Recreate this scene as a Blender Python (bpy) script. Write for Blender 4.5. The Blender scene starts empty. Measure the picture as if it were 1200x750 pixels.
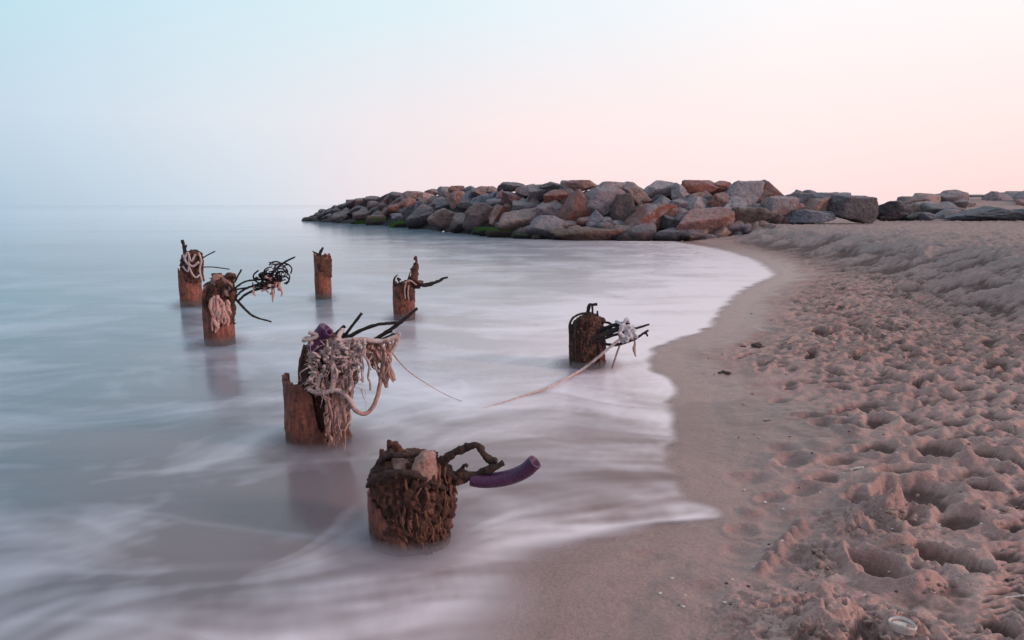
import bpy, bmesh, math, random
import numpy as np
from mathutils import Vector

random.seed(7)
RNG = np.random.default_rng(11)
scene = bpy.context.scene
COL = scene.collection
R = math.radians

# ------------------------------------------------------------------ camera model (1200x750 photo, 24 mm lens)
CAM_H = 1.3
F_PX = 800.0
PITCH = math.atan((375 - 240) / F_PX)
CP, SP = math.cos(PITCH), math.sin(PITCH)
cam_d = bpy.data.cameras.new('camera')
cam_d.lens = 24; cam_d.sensor_width = 36; cam_d.clip_start = 0.05; cam_d.clip_end = 20000
cam = bpy.data.objects.new('camera', cam_d); COL.objects.link(cam)
cam.location = (0, 0, CAM_H); cam.rotation_euler = (math.pi / 2 - PITCH, 0, 0)
scene.camera = cam


def ray(px, py):
    u = (px - 600) / F_PX; v = (375 - py) / F_PX
    return np.array([u, CP + v * SP, -SP + v * CP])


def ground(px, py, z=0.0):
    d = ray(px, py); t = (z - CAM_H) / d[2]
    return np.array([d[0] * t, d[1] * t, z])


def at_y(px, py, Y):
    d = ray(px, py); t = Y / d[1]
    return np.array([d[0] * t, Y, CAM_H + d[2] * t])


# ------------------------------------------------------------------ numpy noise
_perm = RNG.permutation(256).astype(np.int64); _perm = np.concatenate([_perm, _perm, _perm])
_ga = RNG.random(256) * 2 * np.pi
_g2 = np.stack([np.cos(_ga), np.sin(_ga)], 1)
_g3 = RNG.normal(size=(256, 3)); _g3 /= np.linalg.norm(_g3, axis=1)[:, None]


def perlin2(x, y):
    xi = np.floor(x).astype(np.int64); yi = np.floor(y).astype(np.int64)
    xf = x - xi; yf = y - yi; xi &= 255; yi &= 255
    u = xf * xf * xf * (xf * (xf * 6 - 15) + 10); v = yf * yf * yf * (yf * (yf * 6 - 15) + 10)

    def g(a, b, dx, dy):
        h = _perm[_perm[a] + b]
        return _g2[h, 0] * dx + _g2[h, 1] * dy
    n00 = g(xi, yi, xf, yf); n10 = g(xi + 1, yi, xf - 1, yf)
    n01 = g(xi, yi + 1, xf, yf - 1); n11 = g(xi + 1, yi + 1, xf - 1, yf - 1)
    a = n00 + u * (n10 - n00); b = n01 + u * (n11 - n01)
    return (a + v * (b - a)) * 1.4


def perlin3(p):
    i = np.floor(p).astype(np.int64); f = p - i; i &= 255
    w = f * f * f * (f * (f * 6 - 15) + 10)
    out = 0
    for dx in (0, 1):
        for dy in (0, 1):
            for dz in (0, 1):
                h = _perm[_perm[_perm[i[:, 0] + dx] + i[:, 1] + dy] + i[:, 2] + dz]
                g = _g3[h]
                d = g[:, 0] * (f[:, 0] - dx) + g[:, 1] * (f[:, 1] - dy) + g[:, 2] * (f[:, 2] - dz)
                wx = w[:, 0] if dx else 1 - w[:, 0]
                wy = w[:, 1] if dy else 1 - w[:, 1]
                wz = w[:, 2] if dz else 1 - w[:, 2]
                out = out + d * wx * wy * wz
    return out * 1.5


def fbm2(x, y, o=4, gain=.5):
    s = 0; a = 1
    for k in range(o):
        s = s + a * perlin2(x * 2 ** k + 17.3 * k, y * 2 ** k + 5.1 * k); a *= gain
    return s


def fbm3(p, o=4, gain=.5):
    s = 0; a = 1
    for k in range(o):
        s = s + a * perlin3(p * 2 ** k + 13.7 * k); a *= gain
    return s


def sstep(a, b, x):
    t = np.clip((x - a) / (b - a), 0, 1)
    return t * t * (3 - 2 * t)


# ------------------------------------------------------------------ shoreline, scarp and beach profile
def catmull(P, n=8):
    P = np.asarray(P, float)
    Q = np.vstack([2 * P[0] - P[1], P, 2 * P[-1] - P[-2]])
    out = []
    for i in range(1, len(Q) - 2):
        p0, p1, p2, p3 = Q[i - 1:i + 3]
        for k in range(n):
            t = k / n
            out.append(.5 * (2 * p1 + (p2 - p0) * t + (2 * p0 - 5 * p1 + 4 * p2 - p3) * t * t + (3 * p1 - p0 - 3 * p2 + p3) * t ** 3))
    out.append(P[-1])
    return np.array(out)


shore_px = [(636, 748), (650, 700), (668, 668), (715, 642), (775, 626), (818, 618), (843, 604), (822, 588), (802, 566), (793, 538), (794, 505),
            (789, 472), (795, 452), (768, 432), (770, 411), (795, 399), (836, 384), (851, 362), (880, 338), (914, 323), (903, 312), (885, 302), (840, 290), (800, 284.5)]
shore = [ground(a, b)[:2] for a, b in shore_px]
SHORE = np.vstack([[(-1.5, -40), (-.6, -4), (-.2, .6)], catmull(shore, 4), [(6.3, 26), (8, 34), (14, 70), (80, 500), (900, 6000)]])
SCARP = np.vstack([[(4.2, -40), (4.2, 0)], catmull([(4.25, 3.2), (4.6, 6.2), (5.5, 8.7), (6.3, 11.2), (7.5, 17.4), (7.7, 22), (9, 28)], 4), [(16, 80), (90, 500), (920, 6000)]])


def sdist(x, y, line):
    """signed distance to a polyline running away from the camera, positive on its right."""
    best = np.full(x.shape, 1e18); inside = np.zeros(x.shape, bool)
    closed = np.vstack([line, [(20000, line[-1][1]), (20000, line[0][1]), line[0]]])
    for (ax, ay), (bx, by) in zip(closed[:-1], closed[1:]):
        if ay == by: continue
        m = (ay > y) != (by > y)
        inside ^= m & (x < (bx - ax) * (y - ay) / (by - ay) + ax)
    for (ax, ay), (bx, by) in zip(line[:-1], line[1:]):
        dx, dy = bx - ax, by - ay
        L = dx * dx + dy * dy
        if L < 1e-12: continue
        t = np.clip(((x - ax) * dx + (y - ay) * dy) / L, 0, 1)
        ex = x - ax - t * dx; ey = y - ay - t * dy
        d = ex * ex + ey * ey
        np.minimum(best, d, out=best)
    return np.sqrt(best) * np.where(inside, 1, -1)


def sdist_open(x, y, line):
    """signed distance to an open polyline, side taken from its nearest segment"""
    best = np.full(x.shape, 1e18); sg = np.ones(x.shape)
    for (ax, ay), (bx, by) in zip(line[:-1], line[1:]):
        dx, dy = bx - ax, by - ay
        t = np.clip(((x - ax) * dx + (y - ay) * dy) / (dx * dx + dy * dy + 1e-12), 0, 1)
        ex = x - ax - t * dx; ey = y - ay - t * dy
        d = ex * ex + ey * ey; m = d < best
        best = np.where(m, d, best); sg = np.where(m, np.sign(ex * dy - ey * dx), sg)
    return np.sqrt(best) * np.where(sg == 0, 1, sg)


def base_height(x, y, s=None, b=None):
    if s is None: s = sdist(x, y, SHORE)
    if b is None: b = sdist(x, y, SCARP)
    z = np.where(s < .03, .10 * (s - .03), .02 * (s - .03) + .10 * np.clip(s - .25, 0, 3.2))
    z = np.where(s > 3.5, .355 + .01 * np.clip(s - 3.5, 0, 10), z)
    z = np.maximum(z, -1.2)
    wob = .35 * perlin2(x * .9 + 3, y * .9) + .15 * perlin2(x * 2.7, y * 2.7)
    bb = b + wob
    z = z + sstep(-.5, 1.25, bb) * (.36 - .12 * sstep(14, 24, y))
    # low bank of dunes far to the right
    bank = sstep(25, 38, y) * sstep(.50, .60, x / np.maximum(y, 1)) * sstep(9, 15, x)
    z = z + bank * (.95 + .25 * fbm2(x * .16, y * .16, 3))
    return z


def hit(px, py):
    d = ray(px, py)
    lo, hi = 1.0, 90.0
    for _ in range(3):
        t = np.geomspace(lo, hi, 60)
        X = d[0] * t; Y = d[1] * t; Z = CAM_H + d[2] * t
        k = int(np.argmax(Z <= base_height(X, Y))); lo, hi = t[max(k - 1, 0)], t[max(k, 1)]
    return np.array([X[k], Y[k], Z[k]])


# ------------------------------------------------------------------ object helpers
def raw_mesh(name, V, Fq, smooth=True):
    V = np.asarray(V, np.float32); Fq = np.asarray(Fq, np.int32)
    me = bpy.data.meshes.new(name)
    k = Fq.shape[1]
    me.vertices.add(len(V)); me.vertices.foreach_set('co', V.ravel())
    me.loops.add(Fq.size); me.loops.foreach_set('vertex_index', Fq.ravel())
    me.polygons.add(len(Fq)); me.polygons.foreach_set('loop_start', np.arange(0, Fq.size, k, dtype=np.int32))
    me.polygons.foreach_set('use_smooth', np.full(len(Fq), smooth))
    me.update(); me.validate()
    return me


def tag(o, label=None, cat=None, group=None, kind=None):
    if label: o['label'] = label
    if cat: o['category'] = cat
    if group: o['group'] = group
    if kind: o['kind'] = kind
    return o


def empty(name, loc):
    o = bpy.data.objects.new(name, None); o.location = loc; o.empty_display_size = .1
    COL.objects.link(o); return o


class MB:
    """collects shapes and links them as one mesh object; shapes are given in world space"""
    def __init__(s): s.v = []; s.f = []; s.n = 0

    def add(s, V, Fc):
        V = np.asarray(V, float)
        s.v.append(V); s.f += [tuple(int(i) + s.n for i in f) for f in Fc]; s.n += len(V); return s

    def build(s, name, mat, parent=None, origin=None, smooth=True):
        V = np.vstack(s.v)
        o0 = np.array(parent.location) if parent is not None and parent.parent is None else np.zeros(3)
        if origin is not None: o0 = np.asarray(origin, float)
        me = bpy.data.meshes.new(name)
        me.from_pydata((V - o0).tolist(), [], s.f)
        me.polygons.foreach_set('use_smooth', np.full(len(me.polygons), smooth)); me.update()
        me.materials.append(mat)
        o = bpy.data.objects.new(name, me); COL.objects.link(o)
        if parent is not None: o.parent = parent
        else: o.location = o0
        return o


def tube(pts, rad, seg=10, ripple=None, strands=0, twist=40., rough=0., samp=6, cap=True, hollow=0.):
    P = catmull(pts, samp) if len(pts) > 2 else np.linspace(pts[0], pts[-1], max(samp, 4))
    n = len(P)
    rad = np.interp(np.linspace(0, 1, n), np.linspace(0, 1, len(np.atleast_1d(rad))), np.atleast_1d(rad))
    L = np.concatenate([[0], np.cumsum(np.linalg.norm(np.diff(P, axis=0), axis=1))])
    if ripple or strands:
        m = max(n, int(L[-1] / (ripple / 5 if ripple else rad.mean() * .7)))
        m = min(m, 260)
        q = np.linspace(0, L[-1], m)
        P = np.stack([np.interp(q, L, P[:, k]) for k in range(3)], 1); rad = np.interp(q, L, rad); L = q; n = m
    T = np.gradient(P, axis=0); T /= np.linalg.norm(T, axis=1)[:, None] + 1e-12
    a = np.array([0, 0, 1.]) if abs(T[0][2]) < .9 else np.array([1., 0, 0])
    N = np.cross(T[0], a); N /= np.linalg.norm(N)
    V = []
    an = np.arange(seg) / seg * 2 * np.pi
    for i in range(n):
        N = N - T[i] * np.dot(N, T[i]); N /= np.linalg.norm(N) + 1e-12
        B = np.cross(T[i], N)
        r = np.full(seg, rad[i])
        if ripple: r = r * (1 + .015 * math.sin(2 * math.pi * L[i] / ripple))
        if strands: r = r * (1 + .2 * np.abs(np.cos(strands / 2 * an + L[i] / rad[i] * .55)) - .1)
        V.append(P[i] + (np.cos(an) * r)[:, None] * N + (np.sin(an) * r)[:, None] * B)
    V = np.vstack(V)
    if rough:
        V = V + (fbm3(V / (rad.mean() * 2.2), 3)[:, None]) * rough * rad.mean() * (V - np.repeat(P, seg, 0)) / (np.repeat(rad, seg)[:, None])
    Fc = []
    for i in range(n - 1):
        for k in range(seg):
            k2 = (k + 1) % seg
            Fc.append((i * seg + k, i * seg + k2, (i + 1) * seg + k2, (i + 1) * seg + k))
    if hollow:                                   # open far end with an inner wall
        last = V[-seg:]; c = P[-1]
        inner = c + (last - c) * hollow
        deep = inner - T[-1] * rad[-1] * 3.0
        b = len(V); V = np.vstack([V, inner, deep])
        for k in range(seg):
            k2 = (k + 1) % seg
            Fc.append(((n - 1) * seg + k, (n - 1) * seg + k2, b + k2, b + k))
            Fc.append((b + k, b + k2, b + seg + k2, b + seg + k))
        Fc.append(tuple(b + seg + k for k in range(seg)))
        Fc.append(tuple(range(seg))[::-1])
    elif cap:
        Fc.append(tuple(range(seg))[::-1]); Fc.append(tuple((n - 1) * seg + k for k in range(seg)))
    return V, Fc


_ico = {}
def ico(sub):
    if sub not in _ico:
        bm = bmesh.new(); bmesh.ops.create_icosphere(bm, subdivisions=sub, radius=1)
        _ico[sub] = (np.array([v.co[:] for v in bm.verts]), np.array([[v.index for v in f.verts] for f in bm.faces])); bm.free()
    return _ico[sub]


def rock_shape(seed, sub=4, shape='', p=34, npl=16, rough=1.0):
    g = np.random.default_rng(seed)
    U, Fc = ico(sub)
    N = g.normal(size=(npl, 3)); N /= np.linalg.norm(N, axis=1)[:, None]
    d = g.uniform(.58, .98, npl)
    N = np.vstack([N, np.eye(3), -np.eye(3)]); d = np.concatenate([d, np.full(6, 1.05)])
    ex = {'tri': [(.72, -.15, .68, .5), (-.75, -.2, .62, .5)], 'block': [(1, 0, .05, .8), (-1, 0, .1, .8), (0, -1, .1, .7), (0, 0, 1, .72)],
          'slab': [(0, -.35, .93, .55), (.3, -.9, -.2, .7)], 'over': [(.1, -.75, -.66, .45), (-.2, -.6, .75, .6)], 'left': [(-.8, -.3, .5, .45), (.5, -.8, -.2, .6)]}.get(shape, [])
    for e in ex:
        v = np.array(e[:3]); N = np.vstack([N, v / np.linalg.norm(v)]); d = np.append(d, e[3])
    D = np.clip(U @ N.T / d, 0, None)
    r = (D ** p).sum(1) ** (-1 / p)
    o = g.uniform(0, 50, 3)
    V = U * r[:, None]
    rn = np.abs(fbm3(V * 1.9 + o, 2)); 
    V = V * (1 + rough * (.06 * fbm3(V * 1.3 + o, 3) - .22 * np.clip(.12 - rn, 0, 1) + .045 * fbm3(V * 4.5 + o, 4, .6)))[:, None]
    lo, hi = V.min(0), V.max(0)
    V = (V - (lo + hi) / 2) / (hi - lo)
    return V, Fc


# ------------------------------------------------------------------ node helpers
def new_mat(name):
    m = bpy.data.materials.new(name); m.use_nodes = True
    nt = m.node_tree; nt.nodes.clear()
    return m, nt, Nodes(nt)


class Nodes:
    def __init__(s, nt): s.nt = nt

    def n(s, typ, **kw):
        nd = s.nt.nodes.new(typ)
        for k, v in kw.items(): setattr(nd, k, v)
        return nd

    def set(s, sock, v):
        if hasattr(v, 'is_linked') or isinstance(v, bpy.types.NodeSocket): s.nt.links.new(v, sock)
        else:
            try: sock.default_value = v
            except Exception: sock.default_value = (*v, 1)

    def math(s, op, a, b=None, c=None, clamp=False):
        nd = s.n('ShaderNodeMath', operation=op, use_clamp=clamp)
        s.set(nd.inputs[0], a)
        if b is not None: s.set(nd.inputs[1], b)
        if c is not None: s.set(nd.inputs[2], c)
        return nd.outputs[0]

    def maprange(s, x, a, b, c=0., d=1., smooth=False):
        nd = s.n('ShaderNodeMapRange', interpolation_type='SMOOTHSTEP' if smooth else 'LINEAR')
        for i, v in enumerate((x, a, b, c, d)): s.set(nd.inputs[i], v)
        return nd.outputs[0]

    def mix(s, f, a, b, blend='MIX'):
        nd = s.n('ShaderNodeMix', data_type='RGBA', blend_type=blend)
        s.set(nd.inputs[0], f); s.set(nd.inputs[6], a); s.set(nd.inputs[7], b)
        return nd.outputs[2]

    def noise(s, vec, scale, detail=4, rough=.55, dist=0.):
        nd = s.n('ShaderNodeTexNoise'); s.set(nd.inputs['Vector'], vec)
        nd.inputs['Scale'].default_value = scale; nd.inputs['Detail'].default_value = detail
        nd.inputs['Roughness'].default_value = rough; nd.inputs['Distortion'].default_value = dist
        return nd.outputs['Fac']

    def voronoi(s, vec, scale, feature='F1', out='Distance'):
        nd = s.n('ShaderNodeTexVoronoi', feature=feature); s.set(nd.inputs['Vector'], vec); nd.inputs['Scale'].default_value = scale
        return nd.outputs[out]

    def attr(s, name, typ='GEOMETRY', out='Fac'):
        nd = s.n('ShaderNodeAttribute', attribute_type=typ, attribute_name=name); return nd.outputs[out]

    def bump(s, h, dist, strength=1., normal=None):
        nd = s.n('ShaderNodeBump'); s.set(nd.inputs['Height'], h); nd.inputs['Distance'].default_value = dist; nd.inputs['Strength'].default_value = strength
        if normal is not None: s.set(nd.inputs['Normal'], normal)
        return nd.outputs[0]

    def principled(s, color, rough, normal=None, spec=.5):
        nd = s.n('ShaderNodeBsdfPrincipled')
        s.set(nd.inputs['Base Color'], color); s.set(nd.inputs['Roughness'], rough); s.set(nd.inputs['Specular IOR Level'], spec)
        if normal is not None: s.set(nd.inputs['Normal'], normal)
        return nd

    def out(s, sh):
        o = s.n('ShaderNodeOutputMaterial'); s.nt.links.new(sh, o.inputs[0])


def sep_z(N, vec):
    nd = N.n('ShaderNodeSeparateXYZ'); N.set(nd.inputs[0], vec); return nd.outputs


# ---- materials
def sand_material():
    m, nt, N = new_mat('sand')
    geo = N.n('ShaderNodeNewGeometry'); pos = geo.outputs['Position']
    wet = N.attr('wet'); dry = N.attr('dry'); grey = N.attr('grey')
    n1 = N.noise(pos, 1.3, 5); n2 = N.noise(pos, 9, 5); n3 = N.noise(pos, 70, 4, .7); n4 = N.noise(pos, 300, 3, .75)
    c = N.mix(N.maprange(n1, .35, .65), (.38, .222, .197), (.50, .31, .275))
    c = N.mix(N.math('MULTIPLY', N.maprange(n2, .42, .68), .55), c, (.56, .41, .365))
    c = N.mix(N.math('MULTIPLY', grey, .8), c, (.285, .235, .225))
    c = N.mix(N.math('MULTIPLY', dry, N.maprange(n2, .5, .62, 0, .8)), c, (.24, .155, .125))
    c = N.mix(N.math('MULTIPLY', dry, N.maprange(N.noise(pos, 12, 6, .72, .5), .51, .62, 0, .85)), c, (.115, .070, .060))
    c = N.mix(N.math('MULTIPLY', grey, N.maprange(N.noise(pos, 5, 6, .65, .6), .52, .66, 0, .6)), c, (.16, .125, .11))
    c = N.mix(wet, c, N.mix(N.maprange(n2, .3, .7), (.285, .165, .145), (.36, .215, .19)))
    c = N.mix(N.maprange(n3, .38, .68, .0, .6), c, N.mix(.55, c, (.07, .045, .04), 'MIX'))
    c = N.mix(N.maprange(n4, .45, .7, .0, .6), c, N.mix(.5, c, (.60, .48, .43), 'MIX'))
    c = N.mix(N.maprange(n4, .5, .3, .0, .5), c, N.mix(.6, c, (.06, .04, .035), 'MIX'))
    c = N.mix(N.math('MULTIPLY', N.attr('shade_damp'), .8), c, (.115, .070, .060))  # paints shade into the hollows; only the wave lobe is truly wet
    # single grains and shell crumbs
    v = N.n('ShaderNodeTexVoronoi'); N.set(v.inputs['Vector'], pos); v.inputs['Scale'].default_value = 170
    gr = N.math('LESS_THAN', v.outputs['Distance'], .2)
    pick = N.math('GREATER_THAN', N.noise(pos, 23, 3, .7), .56)
    f = N.math('MULTIPLY', N.math('MULTIPLY', gr, pick), .8)
    sx = sep_z(N, v.outputs['Color'])
    gc = N.mix(N.math('GREATER_THAN', sx[0], .62), (.06, .045, .045), (.56, .48, .44))
    c = N.mix(f, c, gc)
    h = N.math('ADD', N.math('MULTIPLY', n3, .9), N.math('MULTIPLY', n4, .35))
    b = N.bump(h, .006, .8)
    b = N.bump(N.noise(pos, 26, 5, .6), .012, .55, b)
    rough = N.maprange(wet, 0, 1, .92, .36)
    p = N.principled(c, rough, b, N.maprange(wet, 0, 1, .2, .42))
    N.out(p.outputs[0]); return m


def water_material(name='water', veil=False):
    m, nt, N = new_mat(name)
    hz = N.attr('haze'); foam = N.attr('foam'); alpha = N.attr('alpha'); silt_reflect = N.attr('silt_reflect'); far = N.attr('far')
    geo = N.n('ShaderNodeNewGeometry'); pos = geo.outputs['Position']
    c = N.mix(silt_reflect, (.08, .142, .19), (.29, .178, .163))
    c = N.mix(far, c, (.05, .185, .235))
    c = N.mix(hz, c, (.36, .475, .585))  # distance haze painted into the far water's base colour
    c = N.mix(foam, c, N.mix(silt_reflect, (.48, .58, .70), (.83, .72, .735)))
    if veil:
        sh = N.n('ShaderNodeBsdfDiffuse'); N.set(sh.inputs[0], c); s = sh.outputs[0]
    else:
        mp = N.n('ShaderNodeMapping'); N.set(mp.inputs['Vector'], pos); mp.inputs['Scale'].default_value = (.35, 1.6, 1)
        b = N.bump(N.noise(mp.outputs[0], .9, 4, .5), .05, .25)
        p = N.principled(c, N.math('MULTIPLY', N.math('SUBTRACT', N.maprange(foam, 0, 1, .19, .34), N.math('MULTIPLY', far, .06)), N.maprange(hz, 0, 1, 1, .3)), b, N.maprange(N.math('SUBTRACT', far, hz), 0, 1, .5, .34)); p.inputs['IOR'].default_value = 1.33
        s = p.outputs[0]
    t = N.n('ShaderNodeBsdfTransparent')
    mx = N.n('ShaderNodeMixShader'); N.set(mx.inputs[0], alpha); nt.links.new(t.outputs[0], mx.inputs[1]); nt.links.new(s, mx.inputs[2])
    N.out(mx.outputs[0]); return m


def rock_material():
    m, nt, N = new_mat('boulder_rock')
    geo = N.n('ShaderNodeNewGeometry'); pos = geo.outputs['Position']
    oi = N.n('ShaderNodeObjectInfo'); tc = N.n('ShaderNodeTexCoord').outputs['Object']
    red = N.attr('red', 'OBJECT'); moss = N.attr('moss', 'OBJECT')
    off = N.n('ShaderNodeVectorMath', operation='ADD'); N.set(off.inputs[0], tc)
    cmb = N.n('ShaderNodeCombineXYZ'); N.set(cmb.inputs[0], N.math('MULTIPLY', oi.outputs['Random'], 57.)); N.set(cmb.inputs[1], N.math('MULTIPLY', oi.outputs['Random'], 31.))
    N.set(off.inputs[1], cmb.outputs[0]); v = off.outputs[0]
    base = N.mix(1., oi.outputs['Color'], (1.85, 1.76, 1.8), 'MULTIPLY')
    n1 = N.noise(v, 1.4, 6, .6, .6); n2 = N.noise(v, 6, 5, .65); n3 = N.noise(v, 30, 4, .7)
    c = N.mix(N.maprange(n1, .38, .66), N.mix(1., base, (.72, .72, .75), 'MULTIPLY'), base)
    rmask = N.math('MULTIPLY', N.maprange(n1, .40, .56, 0, 1, True), red)
    c = N.mix(rmask, c, N.mix(N.maprange(n2, .3, .7), (.33, .095, .065), (.52, .22, .16)))
    c = N.mix(N.maprange(n2, .46, .66, 0, .8), c, N.mix(1., c, (.52, .50, .52), 'MULTIPLY'))
    c = N.mix(N.maprange(n3, .50, .68, 0, .7), c, N.mix(.55, c, (.44, .40, .37)))
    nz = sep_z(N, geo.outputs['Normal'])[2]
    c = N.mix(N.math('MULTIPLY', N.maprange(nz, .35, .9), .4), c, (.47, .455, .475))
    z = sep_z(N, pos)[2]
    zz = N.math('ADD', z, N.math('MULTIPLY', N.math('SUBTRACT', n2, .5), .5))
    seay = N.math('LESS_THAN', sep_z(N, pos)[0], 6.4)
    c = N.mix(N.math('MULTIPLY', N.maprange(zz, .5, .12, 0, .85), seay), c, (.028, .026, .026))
    gm = N.math('MULTIPLY', N.math('MULTIPLY', moss, N.maprange(nz, -.15, .35)), N.maprange(zz, .62, .42))
    c = N.mix(gm, c, N.mix(n3, (.030, .075, .012), (.085, .16, .022)))
    b = N.bump(n3, .10, .9); b = N.bump(n2, .30, .8, b)
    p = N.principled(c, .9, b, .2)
    N.out(p.outputs[0]); return m


def crust_material(name, cols, scale=1., rough=.85, bumpd=.004, lo=.36, hi=.64, spec=.3):
    m, nt, N = new_mat(name)
    pos = N.n('ShaderNodeNewGeometry').outputs['Position']
    n1 = N.noise(pos, 14 * scale, 5, .65, .4); n2 = N.noise(pos, 55 * scale, 4, .65); n3 = N.noise(pos, 160 * scale, 3, .6)
    c = N.mix(N.maprange(n1, lo, hi), cols[0], cols[1])
    c = N.mix(N.maprange(n2, .5, .72, 0, .85), c, cols[2])
    c = N.mix(N.maprange(n3, .58, .75, 0, .5), c, cols[3] if len(cols) > 3 else cols[1])
    b = N.bump(n2, bumpd * 1.6, .8); b = N.bump(n3, bumpd, .8, b)
    p = N.principled(c, rough, b, spec); N.out(p.outputs[0]); return m


def jacket_material():
    m, nt, N = new_mat('rusty_jacket')
    pos = N.n('ShaderNodeNewGeometry').outputs['Position']
    mp = N.n('ShaderNodeMapping'); N.set(mp.inputs['Vector'], pos); mp.inputs['Scale'].default_value = (1, 1, .22)
    st = N.noise(mp.outputs[0], 42, 5, .65); n2 = N.noise(pos, 22, 5, .65); n3 = N.noise(pos, 110, 3, .6)
    c = N.mix(N.maprange(st, .34, .66), (.125, .042, .030), (.34, .112, .07))
    c = N.mix(N.maprange(n2, .47, .66, 0, .85), c, (.050, .027, .023))
    c = N.mix(N.maprange(n3, .56, .74, 0, .5), c, (.30, .17, .125))
    z = sep_z(N, pos)[2]
    c = N.mix(N.maprange(N.math('ADD', z, N.math('MULTIPLY', n2, .22)), .22, .12, 0, .85), c, (.038, .028, .024))
    b = N.bump(n3, .004, .8); b = N.bump(N.math('ADD', n2, st), .01, .5, b)
    p = N.principled(c, N.maprange(z, .1, .0, .75, .35), b, .4); N.out(p.outputs[0]); return m


M_SAND = sand_material(); M_WATER = water_material(); M_VEIL = water_material('sea_mist', True)
M_ROCK = rock_material(); M_JACKET = jacket_material()
M_CORE = crust_material('encrusted_concrete', [(.038, .021, .017), (.165, .070, .046), (.016, .011, .010), (.34, .19, .13)], 1.3, .85, .007)
M_MUSSEL = crust_material('encrustation', [(.030, .017, .015), (.16, .066, .048), (.012, .009, .009), (.42, .25, .18)], 2.6, .85, .007)
M_FLAKE = crust_material('rust_flakes', [(.12, .05, .035), (.27, .125, .085), (.05, .028, .022), (.46, .33, .25)], 3.0)
M_PINK = crust_material('pink_concrete', [(.24, .125, .105), (.38, .225, .19), (.12, .066, .06), (.46, .33, .29)], 1.2)
M_REBAR = crust_material('dark_rusted_steel', [(.016, .013, .014), (.035, .024, .023), (.012, .010, .011), (.07, .036, .028)], 2., .7)
M_RUST = crust_material('thick_rusted_steel', [(.035, .022, .020), (.085, .048, .040), (.02, .014, .014), (.15, .085, .065)], 2., .85, .005)
M_ROPE = crust_material('pale_rope', [(.40, .29, .27), (.56, .46, .45), (.25, .15, .135), (.62, .56, .57)], 1.6, .9, .002)
M_ROPE2 = crust_material('silty_rope', [(.34, .19, .16), (.47, .31, .27), (.19, .095, .08), (.52, .40, .36)], 1.6, .9, .002)
M_ROPEW = crust_material('white_rope', [(.52, .50, .53), (.68, .66, .69), (.34, .32, .35), (.7, .7, .72)], 2.5, .9, .002)
M_NET = crust_material('pink_net', [(.50, .24, .19), (.62, .40, .35), (.33, .13, .10), (.66, .55, .52)], 1.2, .9, .002)
M_PURPLE = crust_material('purple_plastic', [(.060, .013, .060), (.095, .022, .085), (.035, .010, .035), (.16, .085, .12)], .8, .48, .001, spec=.5)
M_SHELL = crust_material('shell', [(.55, .47, .43), (.68, .62, .58), (.4, .31, .28)], 3., .5, .001)
M_WEED = crust_material('dark_weed', [(.05, .036, .033), (.085, .06, .055), (.03, .024, .023)], 2., .9, .004)
M_CLOD = crust_material('sand_clod', [(.27, .18, .155), (.34, .24, .205), (.19, .125, .105), (.40, .30, .26)], 1.2, .95, .004)
M_RUBBLE = crust_material('core_rubble', [(.02, .018, .018), (.04, .035, .035), (.012, .012, .012)], .1, .95, .05)


# ------------------------------------------------------------------ sheets: one fan grid for the ground, one for the sea
def fan(rows, ncol, ang=58, apex=(0, -.4)):
    a = np.concatenate([R(ang) * np.linspace(-1, 1, ncol)])
    coarse = np.linspace(R(ang), 2 * math.pi - R(ang), 26)[1:-1]
    a = np.concatenate([a, coarse])
    rr = np.asarray(rows)
    A, RR = np.meshgrid(a, rr)
    x = apex[0] + RR * np.sin(A); y = apex[1] + RR * np.cos(A)
    nr, nc = A.shape
    i = np.arange(nr - 1)[:, None] * nc; j = np.arange(nc)[None, :]
    j2 = (j + 1) % nc
    Fq = np.stack([i + j, i + j2, i + nc + j2, i + nc + j], -1).reshape(-1, 4)
    return x.ravel(), y.ravel(), Fq


def rows_for(dpx, far):
    v = np.arange(560, 22, -dpx) if dpx > 1 else np.concatenate([np.arange(560, 190, -.95), np.arange(190, 22, -.34)])
    r = CAM_H * F_PX / v + .4
    r = np.concatenate([[.25, .6, 1.0, 1.4, 1.8], r[r > 2.0]])
    ext = np.geomspace(r[-1] * 1.03, far, 60)
    return np.concatenate([r, ext])


def sdist_grid(x, y, nr, line, st=3):
    """sdist on a fan grid: exact on every third row and column, interpolated between"""
    X = x.reshape(nr, -1); Y = y.reshape(nr, -1); nc = X.shape[1]
    ri = np.unique(np.r_[np.arange(0, nr, st), nr - 1]); ci = np.unique(np.r_[np.arange(0, nc, st), nc - 1])
    C = sdist(X[np.ix_(ri, ci)].ravel(), Y[np.ix_(ri, ci)].ravel(), line).reshape(len(ri), len(ci))
    k = np.clip(np.searchsorted(ri, np.arange(nr), 'right') - 1, 0, len(ri) - 2); f = ((np.arange(nr) - ri[k]) / (ri[k + 1] - ri[k]))[:, None]
    C = C[k] * (1 - f) + C[k + 1] * f
    k = np.clip(np.searchsorted(ci, np.arange(nc), 'right') - 1, 0, len(ci) - 2); f = (np.arange(nc) - ci[k]) / (ci[k + 1] - ci[k])
    return (C[:, k] * (1 - f) + C[:, k + 1] * f).ravel()


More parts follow.
